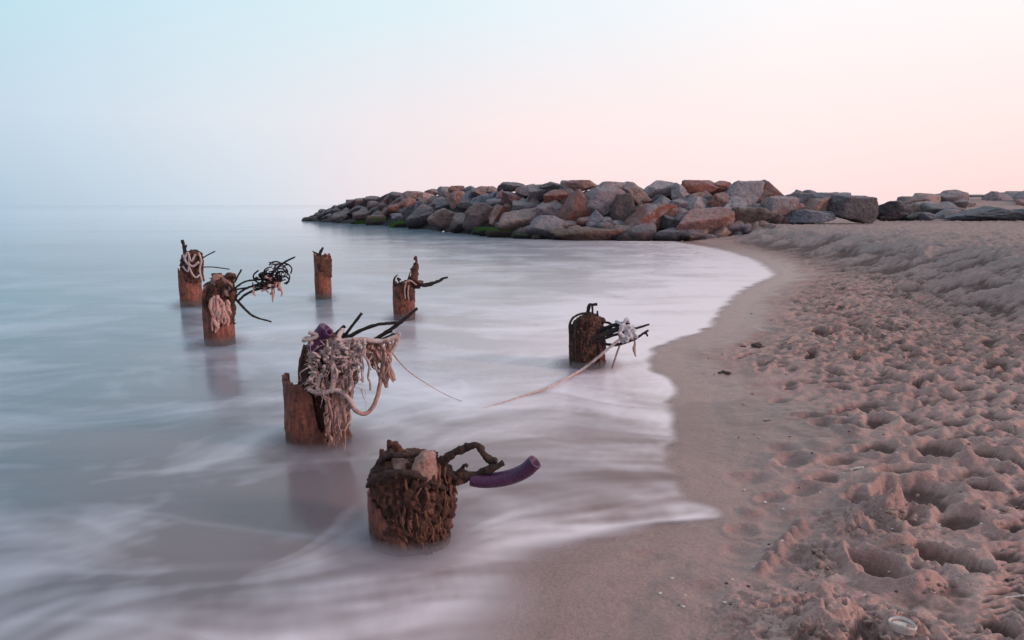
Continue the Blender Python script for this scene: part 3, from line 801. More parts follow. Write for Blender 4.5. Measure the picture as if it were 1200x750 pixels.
GB = 'boulders of the breakwater'
MAN = [
 # cx, cy, w, h, colour, red, moss, shape, label
 (421, 263, 17, 9, 'dg', 0, 1, '', 'small dark boulder with green weed, leftmost of the mossy ones at the waterline'),
 (443, 259, 27, 14, 'br', .3, .9, '', 'tan brown boulder with a green weedy cap, second mossy one from the left'),
 (468, 264, 24, 11, 'dg', 0, 1, 'slab', 'low dark boulder with a bright green weedy top beside the dark triangular boulder'),
 (428, 252, 26, 14, 'br', .1, 0, '', 'brown rounded boulder directly behind the leftmost mossy boulder'),
 (403, 253, 24, 11, 'br', 0, 0, '', 'dull olive brown boulder low on the dark tip of the breakwater'),
 (452, 250, 15, 13, 'br', .6, 0, '', 'small salmon tinted boulder above the tan mossy boulder'),
 (465, 243, 20, 13, 'rd', .5, 0, '', 'dark reddish boulder left of the bright orange boulder'),
 (479, 239, 21, 14, 'pk', 1., 0, 'left', 'bright orange tinted boulder on the far half of the breakwater face'),
 (470, 255, 22, 10, 'g', .1, 0, 'slab', 'flat greyish boulder just above the bright green weedy low boulder'),
 (484, 229, 22, 10, 'tan', .2, 0, '', 'light brown crest boulder above the bright orange boulder'),
 (481, 251, 18, 17, 'dg', 0, 0, '', 'dark shaded boulder between the orange boulder and the dark triangular boulder'),
 (497, 256, 36, 33, (.15, .13, .135), .1, 0, 'over', 'big dark triangular boulder with a paler left edge at the waterline'),
 (493, 243, 20, 27, (.12, .12, .135), 0, 0, 'tri', 'slate grey leaning slab behind the dark triangular boulder'),
 (518, 244, 17, 24, (.15, .15, .155), 0, 0, 'over', 'upright grey boulder with a black underside right of the leaning slab'),
 (524, 258, 38, 26, 'br', .15, 0, '', 'brown grey rounded boulder right of the dark triangular boulder at the waterline'),
 (542, 262, 26, 24, (.17, .145, .125), .05, 0, 'over', 'grey brown boulder with a cracked front facet at the waterline'),
 (545, 245, 18, 15, 'bl', 0, 0, '', 'nearly black boulder in the hollow above the cracked grey brown boulder'),
 (535, 236, 18, 22, 'pk', .9, 0, 'block', 'upright orange pink boulder in the middle of the far face'),
 (551, 232, 18, 19, 'bg', 0, 0, 'left', 'slate blue boulder right of the upright orange pink boulder'),
 (568, 236, 29, 16, 'bg', 0, 0, 'block', 'wide slate blue block with a flat front'),
 (563, 224, 18, 11, 'tan', .1, 0, '', 'tan crest boulder above the wide slate blue block'),
 (577, 224, 14, 11, 'tan', .2, 0, '', 'small sandy brown crest boulder next to the pale pink upright one'),
 (535, 223, 17, 10, 'pk', .5, 0, 'block', 'pink crest boulder above the upright orange pink boulder'),
 (521, 227, 15, 16, 'g', 0, 0, '', 'grey green crest boulder left of the pink crest boulder'),
 (503, 233, 15, 14, 'pk', .2, 0, '', 'small pinkish grey boulder above the leaning slate slab'),
 (508, 226, 18, 9, 'br', .1, 0, '', 'low brown crest boulder left of the grey green crest boulder'),
 (551, 222, 18, 8, 'bg', 0, 0, '', 'low blue grey crest boulder between the pink and tan crest boulders'),
 (588, 228, 12, 16, 'pk', .2, 0, 'tri', 'narrow pale pink upright boulder near the crest'),
 (599, 219, 28, 11, 'dg', 0, 0, '', 'dark grey crest boulder above the narrow pale pink one'),
 (601, 235, 25, 20, (.14, .105, .11), .3, 0, '', 'purple brown boulder right of the narrow pale pink one'),
 (566, 255, 42, 33, 'br', 0, 0, '', 'large brown grey boulder beside the cracked waterline boulder'),
 (586, 254, 24, 26, 'pk', .9, 0, 'left', 'salmon pink boulder left of the speckled tan boulder'),
 (610, 260, 44, 32, 'tan', .3, 0, 'over', 'large speckled tan boulder with a shadowed underside at the waterline'),
 (570, 271, 26, 10, 'dg', 0, 1, 'slab', 'dark low boulder covered with green weed left of the longest mossy boulder'),
 (589, 273, 36, 13, 'br', .2, 1, 'slab', 'longest green weedy boulder at the foot of the salmon pink boulder'),
 (615, 278, 22, 10, (.07, .10, .09), 0, .3, 'slab', 'small teal dark rock in the water below the speckled tan boulder'),
 (619, 223, 26, 14, 'g', .5, 0, '', 'reddish grey crest boulder left of the tall grey brown one'),
 (633, 227, 27, 22, 'g', 0, 0, 'over', 'grey brown boulder with a dark underside just below the crest'),
 (655, 231, 31, 17, 'rd', 1., 0, 'over', 'vivid red boulder with a pale top below the crest'),
 (648, 219, 26, 11, 'dg', 0, 0, '', 'dark blue grey crest boulder left of the flat pink crest slab'),
 (668, 216, 20, 9, 'g', .1, 0, '', 'small grey crest boulder at the left end of the flat pink crest slab'),
 (682, 218, 34, 13, 'pk', .4, 0, 'block', 'flat pink crest slab on top of the breakwater'),
 (645, 246, 30, 17, 'mv', .2, 0, '', 'pale mauve boulder behind the grey rounded waterline boulder'),
 (616, 243, 28, 15, 'g', .1, 0, 'slab', 'flat grey boulder behind the speckled tan boulder'),
 (676, 244, 40, 42, 'br', .9, 0, 'tri', 'red brown peaked boulder in the middle of the breakwater'),
 (703, 238, 48, 36, 'mv', .1, 0, 'left', 'largest pale mauve grey slab leaning right of the red brown peaked boulder'),
 (699, 256, 22, 20, 'bg', 0, 0, 'tri', 'blue grey wedge boulder under the large mauve grey slab'),
 (716, 223, 36, 19, 'lg', .1, 0, 'block', 'grey square crest boulder right of the flat pink crest slab'),
 (729, 246, 25, 36, (.11, .10, .10), .1, 0, '', 'dark speckled upright boulder left of the big red boulder'),
 (647, 267, 50, 28, 'g', .05, 0, '', 'grey rounded boulder at the waterline left of the long flat slab'),
 (690, 274, 78, 19, 'pk', .6, .25, 'slab', 'long flat pinkish slab lying at the waterline'),
 (745, 227, 28, 26, 'tan', .15, 0, '', 'grey tan boulder above the dark speckled upright boulder'),
 (735, 219, 18, 12, 'pk', .3, 0, '', 'small pinkish crest boulder right of the grey square crest boulder'),
 (773, 222, 38, 20, 'lg', 0, 0, 'over', 'grey crest boulder with a black undercut'),
 (798, 229, 20, 28, 'lg', .1, 0, '', 'upright grey boulder left of the red crest boulder'),
 (822, 222, 41, 21, 'rd', 1., 0, 'block', 'wide red crest boulder with a grey top'),
 (778, 239, 30, 18, 'g', 0, 0, 'tri', 'grey wedge shaped boulder below the black undercut crest boulder'),
 (797, 241, 22, 16, 'mv', .1, 0, 'slab', 'small mauve boulder sloping down to the speckled grey boulder'),
 (815, 241, 38, 22, 'lg', 0, 0, 'left', 'speckled light grey boulder behind the big pink boulder'),
 (843, 238, 26, 24, 'br', .6, 0, '', 'brown red boulder below the wide red crest boulder'),
 (785, 251, 30, 20, 'br', .7, 0, 'left', 'red brown boulder with a bright ridge right of the big red boulder'),
 (756, 258, 60, 37, 'lg', 1., 0, 'left', 'big red boulder with a grey left side near the waterline'),
 (823, 261, 64, 35, 'pk', .55, 0, 'over', 'big pink boulder with rounded shoulders where the sand begins'),
 (748, 273, 37, 21, 'g', .6, 0, '', 'brown and grey rounded boulder in front of the big red boulder'),
 (786, 275, 36, 17, 'bg', .0, 0, 'slab', 'low blue grey boulder at the waterline right of the brown and grey one'),
 (828, 278, 22, 8, 'bg', 0, 0, 'slab', 'small blue grey rock half buried under the big pink boulder'),
 (788, 262, 24, 20, 'bl', 0, 0, '', 'black shaded boulder in the hollow left of the big pink boulder'),
 (846, 219, 18, 14, 'rd', .6, 0, '', 'small red crest boulder right of the wide red crest boulder'),
 (869, 229, 50, 32, 'lg', .05, 0, '', 'biggest grey crest boulder with a rounded dome'),
 (896, 227, 36, 31, 'br', .8, 0, 'tri', 'reddish boulder at the right end of the high crest'),
 (861, 245, 42, 27, 'lg', 0, 0, 'over', 'grey boulder with a dark triangular face beside the big pink boulder'),
 (888, 254, 54, 22, (.23, .19, .165), 0, 0, '', 'flat sandy grey boulder sitting on the edge of the sand'),
 (914, 245, 36, 29, 'lg', .45, 0, '', 'pale grey boulder with a red patch right of the flat sandy boulder'),
 (936, 246, 22, 15, 'pk', .3, 0, '', 'small pinkish boulder right of the pale grey one with a red patch'),
 (932, 235, 36, 18, 'bg', 0, 0, '', 'bluish grey boulder first to the right of the high crest'),
 (968, 236, 44, 20, 'bg', 0, 0, 'block', 'bluish grey flat topped boulder behind the tan faced boulder'),
 (958, 244, 34, 26, 'tan', .35, 0, 'left', 'tan faced boulder with a reddish right edge'),
 (949, 253, 44, 14, 'bg', 0, 0, 'block', 'low blue grey boulder at the foot of the tan faced boulder'),
 (1000, 245, 55, 31, (.12, .12, .125), .05, 0, 'block', 'large dark grey block standing on the sand right of the breakwater'),
 (1046, 247, 37, 22, (.07, .068, .075), 0, 0, 'block', 'dark flat topped block right of the large dark grey block'),
 (1050, 253, 32, 12, (.045, .042, .046), .1, 0, '', 'small dark brown boulder in front of the dark flat topped block'),
 (1071, 254, 18, 10, (.12, .15, .15), 0, 0, '', 'small teal grey stone right of the dark flat topped block'),
 (1087, 254, 20, 10, (.13, .145, .18), 0, 0, '', 'small bluish stone second right of the dark flat topped block'),
 (1130, 254, 42, 9, (.10, .12, .15), 0, 0, 'tri', 'long low bluish rock lying on the flat sand'),
 (1163, 251, 60, 18, (.065, .085, .095), 0, 0, 'tri', 'low dark mound shaped rock on the flat sand near the frame edge'),
 (1197, 252, 30, 14, (.085, .10, .11), 0, 0, 'tri', 'dark low rock cut by the right edge of the picture'),
 (1075, 236, 40, 11, (.15, .17, .18), 0, 0, '', 'grey blue rock showing on the crest of the far bank above the small stones'),
 (1102, 238, 50, 12, (.16, .18, .19), 0, 0, '', 'wide grey blue rock embedded in the face of the far bank'),
 (1134, 240, 34, 9, (.15, .155, .165), 0, 0, '', 'flat grey rock embedded in the far bank above the long low rock'),
 (1140, 231, 40, 6, (.12, .115, .11), 0, 0, 'slab', 'thin dark rock along the skyline of the far bank'),
 (1193, 233, 26, 6, (.12, .12, .12), 0, 0, 'slab', 'thin dark rock on the skyline at the right edge'),
]
taken = []
for i, (cx, cy, w, h, col, red, moss, shp, lab) in enumerate(MAN):
    p = jhit(cx, cy + (h * .25 if cx > 900 else 0))
    if cx > 1020 and cy > 246:
        p = hit(cx, 258.5)
    elif cx > 1060:
        d = ray(cx, cy); tt = 36 / d[1] if cy > 235 else 40 / d[1]; p = d * tt + np.array([0, 0, CAM_H])
    D = p[1] * CP + 0.0
    sc = p[1] / F_PX
    d = ray(cx, cy); Y = p[1]
    W, H = w * sc * 1.18, h * sc * 1.12
    th = max(.75 * math.sqrt(W * H), .55 * W)
    Y = Y + th * .18
    c = at_y(cx, cy + .03 * h, Y)
    rock(c, W, H, th, col, red, moss, shp, i * 7 + 3, lab, GB, 4)
    taken.append((cx, cy, w, h))

# the dark tip and the boulders behind and between the others
g = np.random.default_rng(21)
pts = []
tries = 0
while len(pts) < 125 and tries < 9000:
    tries += 1
    t = g.uniform(0, JL[-1] * .80); X0 = np.interp(t, JL, JET[:, 0]); Y0 = np.interp(t, JL, JET[:, 1])
    k = min(np.searchsorted(JL, t), len(JET) - 1); dx, dy = JET[k] - JET[k - 1]; n = math.hypot(dx, dy)
    nx, ny = -dy / n, dx / n
    dd = g.uniform(.1, 4.2); X = X0 + nx * dd; Y = Y0 + ny * dd
    Z = jet_surface(np.array([X]), np.array([Y]))[0]
    if Z < -.2 or X < -16.7: continue
    v = np.array([X, Y, Z - CAM_H]); fy = v[1] * CP - v[2] * SP; px = 600 + F_PX * v[0] / fy; py = 375 - F_PX * (v[1] * SP + v[2] * CP) / fy
    size = g.uniform(.9, 1.5) if X > -13 else g.uniform(.6, 1.0)
    inside = any(abs(px - a) < .52 * w and abs(py - b_) < .52 * h for a, b_, w, h in taken)
    if inside: continue
    if any((X - a) ** 2 + (Y - b_) ** 2 + (Z - c) ** 2 < (.40 * (size + s_)) ** 2 for a, b_, c, s_ in pts): continue
    pts.append((X, Y, Z, size))
    tip = px < 475
    zf = Z / max(.3, np.interp(X, [-17, -14, -10, -5, 0], [.45, 1.3, 1.75, 2.0, 2.1]))
    if tip:
        lab = ('dark wet boulder at the waterline of the tapering far tip' if zf < .35 else 'dark grey boulder on the skyline of the tapering far tip' if zf > .9 else 'dark grey brown boulder halfway up the tapering far tip')
        grp = ('waterline boulders of the far tip' if zf < .35 else 'skyline boulders of the far tip' if zf > .9 else 'middle boulders of the far tip')
        col = [(.055, .052, .056), (.07, .062, .06), (.09, .075, .068), (.06, .062, .07)][g.integers(4)]
        back = 0
    else:
        lab = 'shaded boulder half hidden in a gap between bigger boulders of the breakwater'; grp = 'boulders filling the gaps of the breakwater'
        col = ['dg', 'g', 'br', 'dg', 'bg'][g.integers(5)]
        back = .35
    rock((X + nx * back, Y + ny * back, Z - .24 - .4 * back), size * g.uniform(1.0, 1.5), size * g.uniform(.65, .95), size * 1.1, col, g.uniform(0, .45), 0, ['', 'over', 'left', 'tri', 'slab'][g.integers(5)], 900 + len(pts), lab, grp, 3)

gaps = []
while len(gaps) < 70:
    px, py = g.uniform(470, 960), g.uniform(228, 280)
    if py > np.interp(px, [470, 580, 640, 800, 960], [262, 275, 281, 281, 262]): continue
    if any(abs(px - a) < .36 * w and abs(py - b_) < .36 * h for a, b_, w, h in taken) or any(abs(px - a) < 6 and abs(py - b_) < 6 for a, b_ in gaps): continue
    gaps.append((px, py)); c = jhit(px, py); sz = g.uniform(.35, .75)
    rock((c[0], c[1] + .25, c[2] - .05), sz * 1.2, sz * .8, sz, ['dg', 'g', 'br', 'bg', 'tan'][g.integers(5)], g.uniform(0, .5), 0, ['', 'over', 'left', 'tri'][g.integers(4)], 3000 + len(gaps),
         'small wedge of rubble stuck between the bigger boulders of the breakwater face', 'small rubble between the breakwater boulders', 3)
for k in range(100):
    px = 1034 + 172 * g.random(); py = g.uniform(235, 256); Y = 25 + (256 - py) * .75 + g.uniform(-1, 1)
    if any(abs(px - a) < .42 * w and abs(py - b_) < .45 * h for a, b_, w, h in taken): continue
    X = (px - 600) / F_PX * Y; Z = base_height(np.array([X]), np.array([Y]))[0]; sz = g.uniform(.5, 1.3)
    rock((X, Y, Z + .04), sz * 1.35, sz * .75, sz, ['g', 'bg', 'mv', 'tan', 'dg', 'pk'][g.integers(6)], g.uniform(0, .3), 0, ['', 'slab', 'block'][g.integers(3)], 2000 + k,
         'low rubble rock half buried in the sandy bank beyond the dark blocks', 'rubble rocks of the far sandy bank', 3)

# rubble heart of the breakwater
nt_, nd_ = 150, 16
VV = []
for i in range(nt_):
    t = JL[-1] * .80 * i / (nt_ - 1); X0 = np.interp(t, JL, JET[:, 0]); Y0 = np.interp(t, JL, JET[:, 1])
    k = min(max(np.searchsorted(JL, t), 1), len(JET) - 1); dx, dy = JET[k] - JET[k - 1]; n = math.hypot(dx, dy)
    for j in range(nd_):
        dd = .35 + j * .36; X = X0 - dy / n * dd; Y = Y0 + dx / n * dd
        VV.append((X, Y, max(-.3, jet_surface(np.array([X]), np.array([Y]))[0] - .32)))
FF = [(i * nd_ + j, (i + 1) * nd_ + j, (i + 1) * nd_ + j + 1, i * nd_ + j + 1) for i in range(nt_ - 1) for j in range(nd_ - 1)]
VV = np.array(VV); VV[:, 2] += .12 * fbm3(VV * 1.1, 3)
me = raw_mesh('breakwater_core', VV, FF); me.materials.append(M_RUBBLE)
o = bpy.data.objects.new('breakwater_core', me); COL.objects.link(o); tag(o, 'dark rubble heart of the breakwater', kind='structure')


# ------------------------------------------------------------------ broken piles
class Pile:
    def __init__(s, key, label):
        s.cx, s.Y, s.r = PB[key]; s.m = s.Y / F_PX; s.key = key
        s.root = empty('broken_pile', (s.cx, s.Y, 0)); tag(s.root, label, 'broken pile', 'broken piles standing in the wash')

    def P(s, px, py, dy=0.):
        """photo pixel at this pile, dy pixels behind (+) or before (-) its axis"""
        return at_y(px, py, s.Y + dy * s.m)

    def pts(s, L):
        return [s.P(*(tuple(q) + (0,))[:3]) for q in L]

    def tube(s, L, r, name=None, mat=None, parent=None, mb=None, **kw):
        V, Fc = tube(s.pts(L), np.atleast_1d(r) * s.m, **kw)
        if mb is not None: mb.add(V, Fc); return
        return MB().add(V, Fc).build(name, mat, parent or s.root)

    def jacket(s, topfun, jag=.02, seed=0, mat=None, rough=.018, wall=.88):
        """hollow rusted tube with a torn upper rim; topfun(angle) gives the rim height in metres"""
        na, nh = 128, 60
        g = np.random.default_rng(seed)
        an = np.arange(na) / na * 2 * np.pi
        top = np.array([topfun(a) for a in an]); ph = g.uniform(0, 50)
        top = top + jag * (fbm2(np.cos(an) * 2.2 + ph, np.sin(an) * 2.2 + ph, 4, .7))
        V = []
        for i in range(nh):
            f = i / (nh - 1)
            V.append(np.stack([np.cos(an), np.sin(an), -.25 + (top + .25) * f], 1))
        for k, (rr, f) in enumerate([(wall, 1.0), (wall * .97, .93), (wall * .97, .6)]):
            V.append(np.stack([np.cos(an) * rr, np.sin(an) * rr, -.25 + (top + .25) * f - .002 * (k == 0)], 1))
        V = np.vstack(V); R3 = V.copy()
        rad = 1 + rough * 2.2 * fbm3(V * np.array([2.2, 2.2, 6]) + ph, 3) + rough * fbm3(V * np.array([9, 9, 22]) + ph, 2)
        V[:, 0] *= rad * s.r; V[:, 1] *= rad * s.r
        V[:, 0] += s.cx; V[:, 1] += s.Y
        n = nh + 3
        Fc = [(i * na + k, i * na + (k + 1) % na, (i + 1) * na + (k + 1) % na, (i + 1) * na + k) for i in range(n - 1) for k in range(na)]
        return MB().add(V, Fc).build('jacket', mat or M_JACKET, s.root)

    def core(s, prof, name='concrete_core', mat=None, amp=1., seed=0, flat=1., nh=110, na=150, dy=0., parent=None):
        """rough broken column: prof = (py, centre px, half width px) from the bottom up"""
        prof = np.array(prof, float)
        t = np.linspace(0, 1, nh); tt = np.linspace(0, 1, len(prof))
        py, cx, hw = (np.interp(t, tt, prof[:, k]) for k in range(3))
        an = np.arange(na) / na * 2 * np.pi
        V = []; 
        for i in range(nh):
            c = s.P(cx[i], py[i], dy)
            V.append(np.stack([c[0] + np.cos(an) * hw[i] * s.m, c[1] + np.sin(an) * hw[i] * s.m * flat, np.full(na, c[2])], 1))
        V = np.vstack(V)
        u = (V - np.array([s.cx, s.Y, 0])) / s.r
        g = np.random.default_rng(seed); o = g.uniform(0, 40, 3)
        d = np.stack([np.tile(np.cos(an), nh), np.tile(np.sin(an), nh), np.repeat(np.linspace(-.2, .8, nh), na)], 1)
        d /= np.linalg.norm(d, axis=1)[:, None]
        cell = np.abs(fbm3(u * 3.2 + o, 2))
        disp = .10 * fbm3(u * 1.6 + o, 3) + .10 * (.3 - cell) + .05 * fbm3(u * 8 + o, 3, .6)
        V = V + d * (disp * s.r * amp)[:, None]
        Fc = [(i * na + k, i * na + (k + 1) % na, (i + 1) * na + (k + 1) % na, (i + 1) * na + k) for i in range(nh - 1) for k in range(na)]
        b = len(V); V = np.vstack([V, V[-na:].mean(0)[None]])
        Fc += [((nh - 1) * na + k, (nh - 1) * na + (k + 1) % na, b) for k in range(na)]
        return MB().add(V, Fc).build(name, mat or M_CORE, parent or s.root)

    def lump(s, px, py, dy, w, h, th, seed, mb, sub=3, rough=1.6, shape=''):
        V, Fc = rock_shape(seed, sub, shape, 14, rough=rough); mb.add(V * np.array([w, th, h]) * s.m + s.P(px, py, dy), Fc)

    def crust(s, n, region, seed, name='encrustation', mat=None, size=(4, 9), flat=.8):
        """clumps of shells and rust stuck over the front; region(g) gives px, py, dy"""
        g = np.random.default_rng(seed); mb = MB()
        for k in range(n):
            px, py, dy = region(g); q = size[0] * .7 + (size[1] - size[0] * .7) * g.random() ** 1.8
            s.lump(px, py, dy, q * g.uniform(.6, 1.3), q * g.uniform(.8, 2.2), q * flat, seed * 100 + k, mb, 3, 3.0)
        return mb.build(name, mat or M_MUSSEL, s.root)


def around(cx, hw, y0, y1):
    def f(g):
        a = g.uniform(math.pi * 1.03, math.pi * 1.97); return cx + math.cos(a) * hw, g.uniform(y0, y1), math.sin(a) * hw
    return f


def rope_thing(name, mb, mat, label, cat, origin, group=None):
    o = mb.build(name, mat, None, origin); tag(o, label, cat, group); return o


# ---- nearest pile
p = Pile('p1', 'nearest broken pile, squat stump with purple corrugated pipe sticking out')
p.jacket(lambda a: np.interp(math.cos(a), [-1, -.75, -.3, .3, 1], [.20, .17, .11, .08, .10]) if math.sin(a) < .3 else .16, .03, 3)
p.core([(668, 482, 34), (650, 483, 36), (635, 484, 40), (615, 486, 44), (595, 486, 47), (572, 483, 49), (560, 481, 47), (550, 480, 42), (542, 481, 34), (536, 484, 22), (533, 486, 6)], amp=1.5, seed=5, dy=-3)


def front(g):
    py = g.uniform(556, 648); a = g.uniform(math.pi * np.interp(py, [560, 600, 645], [1.04, 1.2, 1.36]), math.pi * 1.95); hw = np.interp(py, [556, 575, 600, 645], [44, 48, 46, 39])
    return 484 + math.cos(a) * hw, py, math.sin(a) * hw - 4


p.crust(75, front, 4, size=(3, 15), flat=.5)
p.crust(95, front, 14, 'rust_flakes', M_FLAKE, (2.5, 10), flat=.4)
g = np.random.default_rng(91); mb = MB()
for k in range(48):                       # split grain, weed and wire hanging down the front
    a, b_, d_ = front(g); ln = g.uniform(8, 30); k_ = 1.02
    x_ = 484 + (a - 484) * k_
    p.tube([(x_, b_ - ln / 2, d_ * k_ - 1), (x_ + g.normal() * 2, b_, d_ * k_ - 3), (x_ + g.normal() * 2.5, min(b_ + ln / 2, 652), d_ * k_ * .98 - 1)], [g.uniform(.5, 1.6), g.uniform(.8, 2.2), .4], mb=mb, seg=6, samp=4, rough=.8)
mb.build('hanging_fibres', M_FLAKE, p.root)
mb = MB(); p.lump(497, 551, -31, 36, 50, 46, 35, mb, 5, 1.5, 'block'); p.lump(470, 549, -22, 30, 24, 36, 37, mb, 4, 1.); mb.build('concrete_block', M_PINK, p.root)
mb = MB(); p.lump(461, 531, 6, 26, 26, 30, 41, mb, 4, 2); p.lump(449, 545, 2, 26, 26, 34, 43, mb, 4, 2); p.lump(462, 521, 8, 13, 8, 12, 44, mb, 3, 2.4); p.lump(441, 560, -6, 22, 26, 34, 47, mb, 4, 2)
p.lump(520, 556, 6, 24, 24, 26, 48, mb, 4, 2); p.lump(526, 566, -8, 20, 26, 26, 49, mb, 4, 2); p.lump(485, 560, 0, 70, 22, 60, 50, mb, 4, 1.5); p.lump(457, 522, 4, 9, 18, 10, 51, mb, 4, 3); p.lump(467, 527, -2, 10, 16, 9, 52, mb, 4, 3); p.lump(449, 535, -8, 10, 18, 10, 53, mb, 4, 3); p.lump(516, 541, 4, 10, 16, 9, 54, mb, 4, 3); mb.build('broken_rim', M_CORE, p.root)
p.tube([(431, 570, -32), (440, 560, -46), (458, 554, -52), (478, 554, -54), (497, 560, -50), (515, 569, -40), (524, 574, -28)], [3.0, 3.6, 3.4, 2.8], 'steel_hoop', M_RUST, rough=.5, samp=10)
p.tube([(446, 540, -6), (458, 533, -24), (472, 534, -30), (490, 533, -24)], [3, 3.4, 2.6], 'steel_hoop', M_RUST, rough=.5, samp=10)
p.tube([(508, 556, 0), (517, 544, -2), (529, 533, -4), (545, 525, -6), (557, 522, -8), (563, 526, -8), (569, 535, -9), (577, 541, -10), (582, 540, -12)], [5.2, 5.0, 4.2, 3.6, 4.4, 3.6], 'reinforcing_bar', M_RUST, rough=.55, samp=10, seg=12)
p.tube([(505, 562, -8), (522, 558, -12), (540, 557, -14), (556, 557, -16), (572, 551, -18), (590, 543, -20)], [6, 6.5, 6, 5, 4.6, 3.8], 'reinforcing_bar', M_RUST, rough=.55, samp=10, seg=12)
p.tube([(537, 556, -14), (541, 550, -16), (544, 545, -18), (548, 547, -20)], [4.5, 3, 2, 1.6], 'reinforcing_bar', M_RUST, rough=.5)
mb = MB(); p.lump(541, 558, -13, 24, 17, 20, 60, mb, 4, 2); p.lump(527, 558, -8, 24, 20, 24, 61, mb, 4, 2); mb.build('rust_clump', M_CORE, p.root)
p.tube([(552, 561, -14), (565, 563, -16), (583, 562, -19), (601, 558, -23), (616, 551, -27), (627, 541, -31)], [8.8, 9, 9.2, 9.2, 9, 9], 'corrugated_pipe', M_PURPLE, seg=28, ripple=4.4 * p.m, samp=14, hollow=.72)

# ---- tall roped pile
p = Pile('p2', 'tall broken pile leaning right under a heavy tangle of pale rope')
H = lambda py: at_y(372, py, p.Y - p.r)[2]
h455, h465 = H(452), H(470)
p.jacket(lambda a: np.interp(math.cos(a), [-1, -.5, 0, .2, .32, .6, 1], [h455 + .012, h455 + .004, h455 - .012, H(464), H(500), H(524), H(500)]) if math.sin(a) < .2 else h465, .014, 8)
p.core([(545, 386, 22), (520, 386, 23), (490, 385, 25), (465, 383, 29), (445, 383, 33), (425, 387, 32), (408, 390, 28), (398, 392, 22), (392, 394, 12), (390, 395, 3)], amp=1.1, seed=9, dy=0)
p.crust(50, around(384, 24, 400, 500), 6, size=(5, 11))
mb = MB(); p.lump(359, 432, -6, 20, 60, 34, 71, mb, 4, 1.6); p.lump(372, 412, -4, 22, 40, 34, 72, mb, 4, 1.6); mb.build('broken_rim', M_CORE, p.root); mb = MB(); p.lump(410, 430, 0, 22, 66, 30, 73, mb, 4, 1.8); mb.build('broken_rim', M_CORE, p.root)
p.tube([(370, 408, -36), (373, 398, -38), (378, 388, -40), (381, 383, -41)], [10.5, 9.5, 7.5, 6.8], 'purple_pipe', M_PURPLE, seg=24, hollow=.7)
p.tube([(378, 398, -36), (383, 392, -46), (386, 389, -52)], [5, 4.6, 4.6], 'purple_pipe', M_PURPLE, seg=20, hollow=.6)
for L, r in [([(396, 404, -6), (408, 388, -6), (424, 367, -4)], 1.8), ([(398, 402, -12), (415, 391, -14), (440, 381, -16), (466, 378, -18)], [2.6, 2.4, 2, 1.6]), ([(432, 402, -8), (452, 390, -10), (470, 377, -10), (489, 361, -8)], [2.2, 2.4, 2.4, 1.8]),
             ([(390, 396, -2), (397, 388, -2), (404, 382, -2)], 2.2), ([(430, 406, -14), (448, 398, -16), (463, 393, -18), (468, 393, -18)], [2.2, 2.4, 1.8]), ([(449, 392, -10), (460, 388, -8)], 1.4), ([(412, 420, 4), (432, 408, 2), (447, 401, 0), (462, 391, 0)], [3, 3, 2])]:
    p.tube(L, r, 'reinforcing_bar', M_REBAR, rough=.3, samp=8)
p2 = p
g = np.random.default_rng(33)


def wander(x0, y0, x1, y1, d0, d1, n=6, j=6., jd=3.):
    return [(x0 + (x1 - x0) * k / n + (g.normal() * j if 0 < k < n else 0), y0 + (y1 - y0) * k / n + (g.normal() * j * .6 if 0 < k < n else 0), d0 + (d1 - d0) * k / n + g.normal() * jd) for k in range(n + 1)]


T = dict(strands=3, seg=10, samp=8)
mb = MB()
for L, r in [([(362, 409, -34), (380, 404, -38), (400, 400, -40), (425, 398, -36), (448, 400, -30), (466, 394, -24)], 2.9),
             ([(398, 396, -38), (396, 408, -44), (400, 420, -46), (412, 424, -44), (424, 420, -40)], 2.7), ([(390, 404, -40), (390, 425, -46), (391, 445, -46), (388, 460, -46)], 2.8),
             ([(364, 412, -34), (366, 430, -40), (374, 442, -42), (372, 456, -44), (384, 460, -46)], 2.6), ([(402, 386, -30), (396, 396, -40), (394, 412, -46)], 2.6),
             ([(361, 456, -42), (376, 461, -46), (394, 457, -48), (408, 466, -46), (416, 480, -44)], 2.7), ([(468, 390, -22), (464, 402, -22), (458, 414, -24), (452, 420, -26)], 2.6)]:
    p.tube(L, r, mb=mb, **T)
for k in range(30):
    x0 = g.uniform(362, 428); y0 = 396 + 18 * g.random() ** 2; x1 = 368 + (x0 - 362) * .75 + g.normal() * 9; y1 = y0 + g.uniform(12, 62)
    p.tube(wander(x0, y0, x1, y1, -32 - g.uniform(0, 12), -36 - g.uniform(0, 12), 6, 2.6, 4), g.uniform(.7, 1.9), mb=mb, strands=3, seg=8, samp=6)
for k in range(12):                       # knots, loops and short ends
    a = g.uniform(360, 430); b_ = 404 + 52 * g.random() ** 1.4
    p.tube(wander(a, b_, np.clip(a + g.normal() * 12, 362, 430), b_ + g.normal() * 9, -44, -49, 5, 4, 5), g.uniform(.9, 2.3), mb=mb, strands=3, seg=8, samp=6)
for k in range(70):                       # frayed fibres
    a = g.uniform(360, 430); b_ = 398 + 62 * g.random()
    p.tube(wander(a, b_, a + g.normal() * 9, b_ + abs(g.normal()) * 12, -46, -50, 3, 3, 3), [g.uniform(.4, .8), .2], mb=mb, seg=5, samp=4)
tangle = rope_thing('tangled_rope', mb, M_ROPE, 'thick tangle of pale rope draped over the top of the tall pile', 'rope', (p.cx, p.Y, 0))
mb = MB()
for k in range(34):
    x0 = g.uniform(376, 410); y0 = g.uniform(440, 470); x1 = g.uniform(380, 406) ; y1 = g.uniform(490, 529)
    p.tube(wander(x0, y0, x1, y1, -42, -40 + g.uniform(-5, 3), 5, 3.2, 2.5), [g.uniform(1., 2.), g.uniform(1., 2.2), .6], mb=mb, strands=3, seg=8, samp=6)
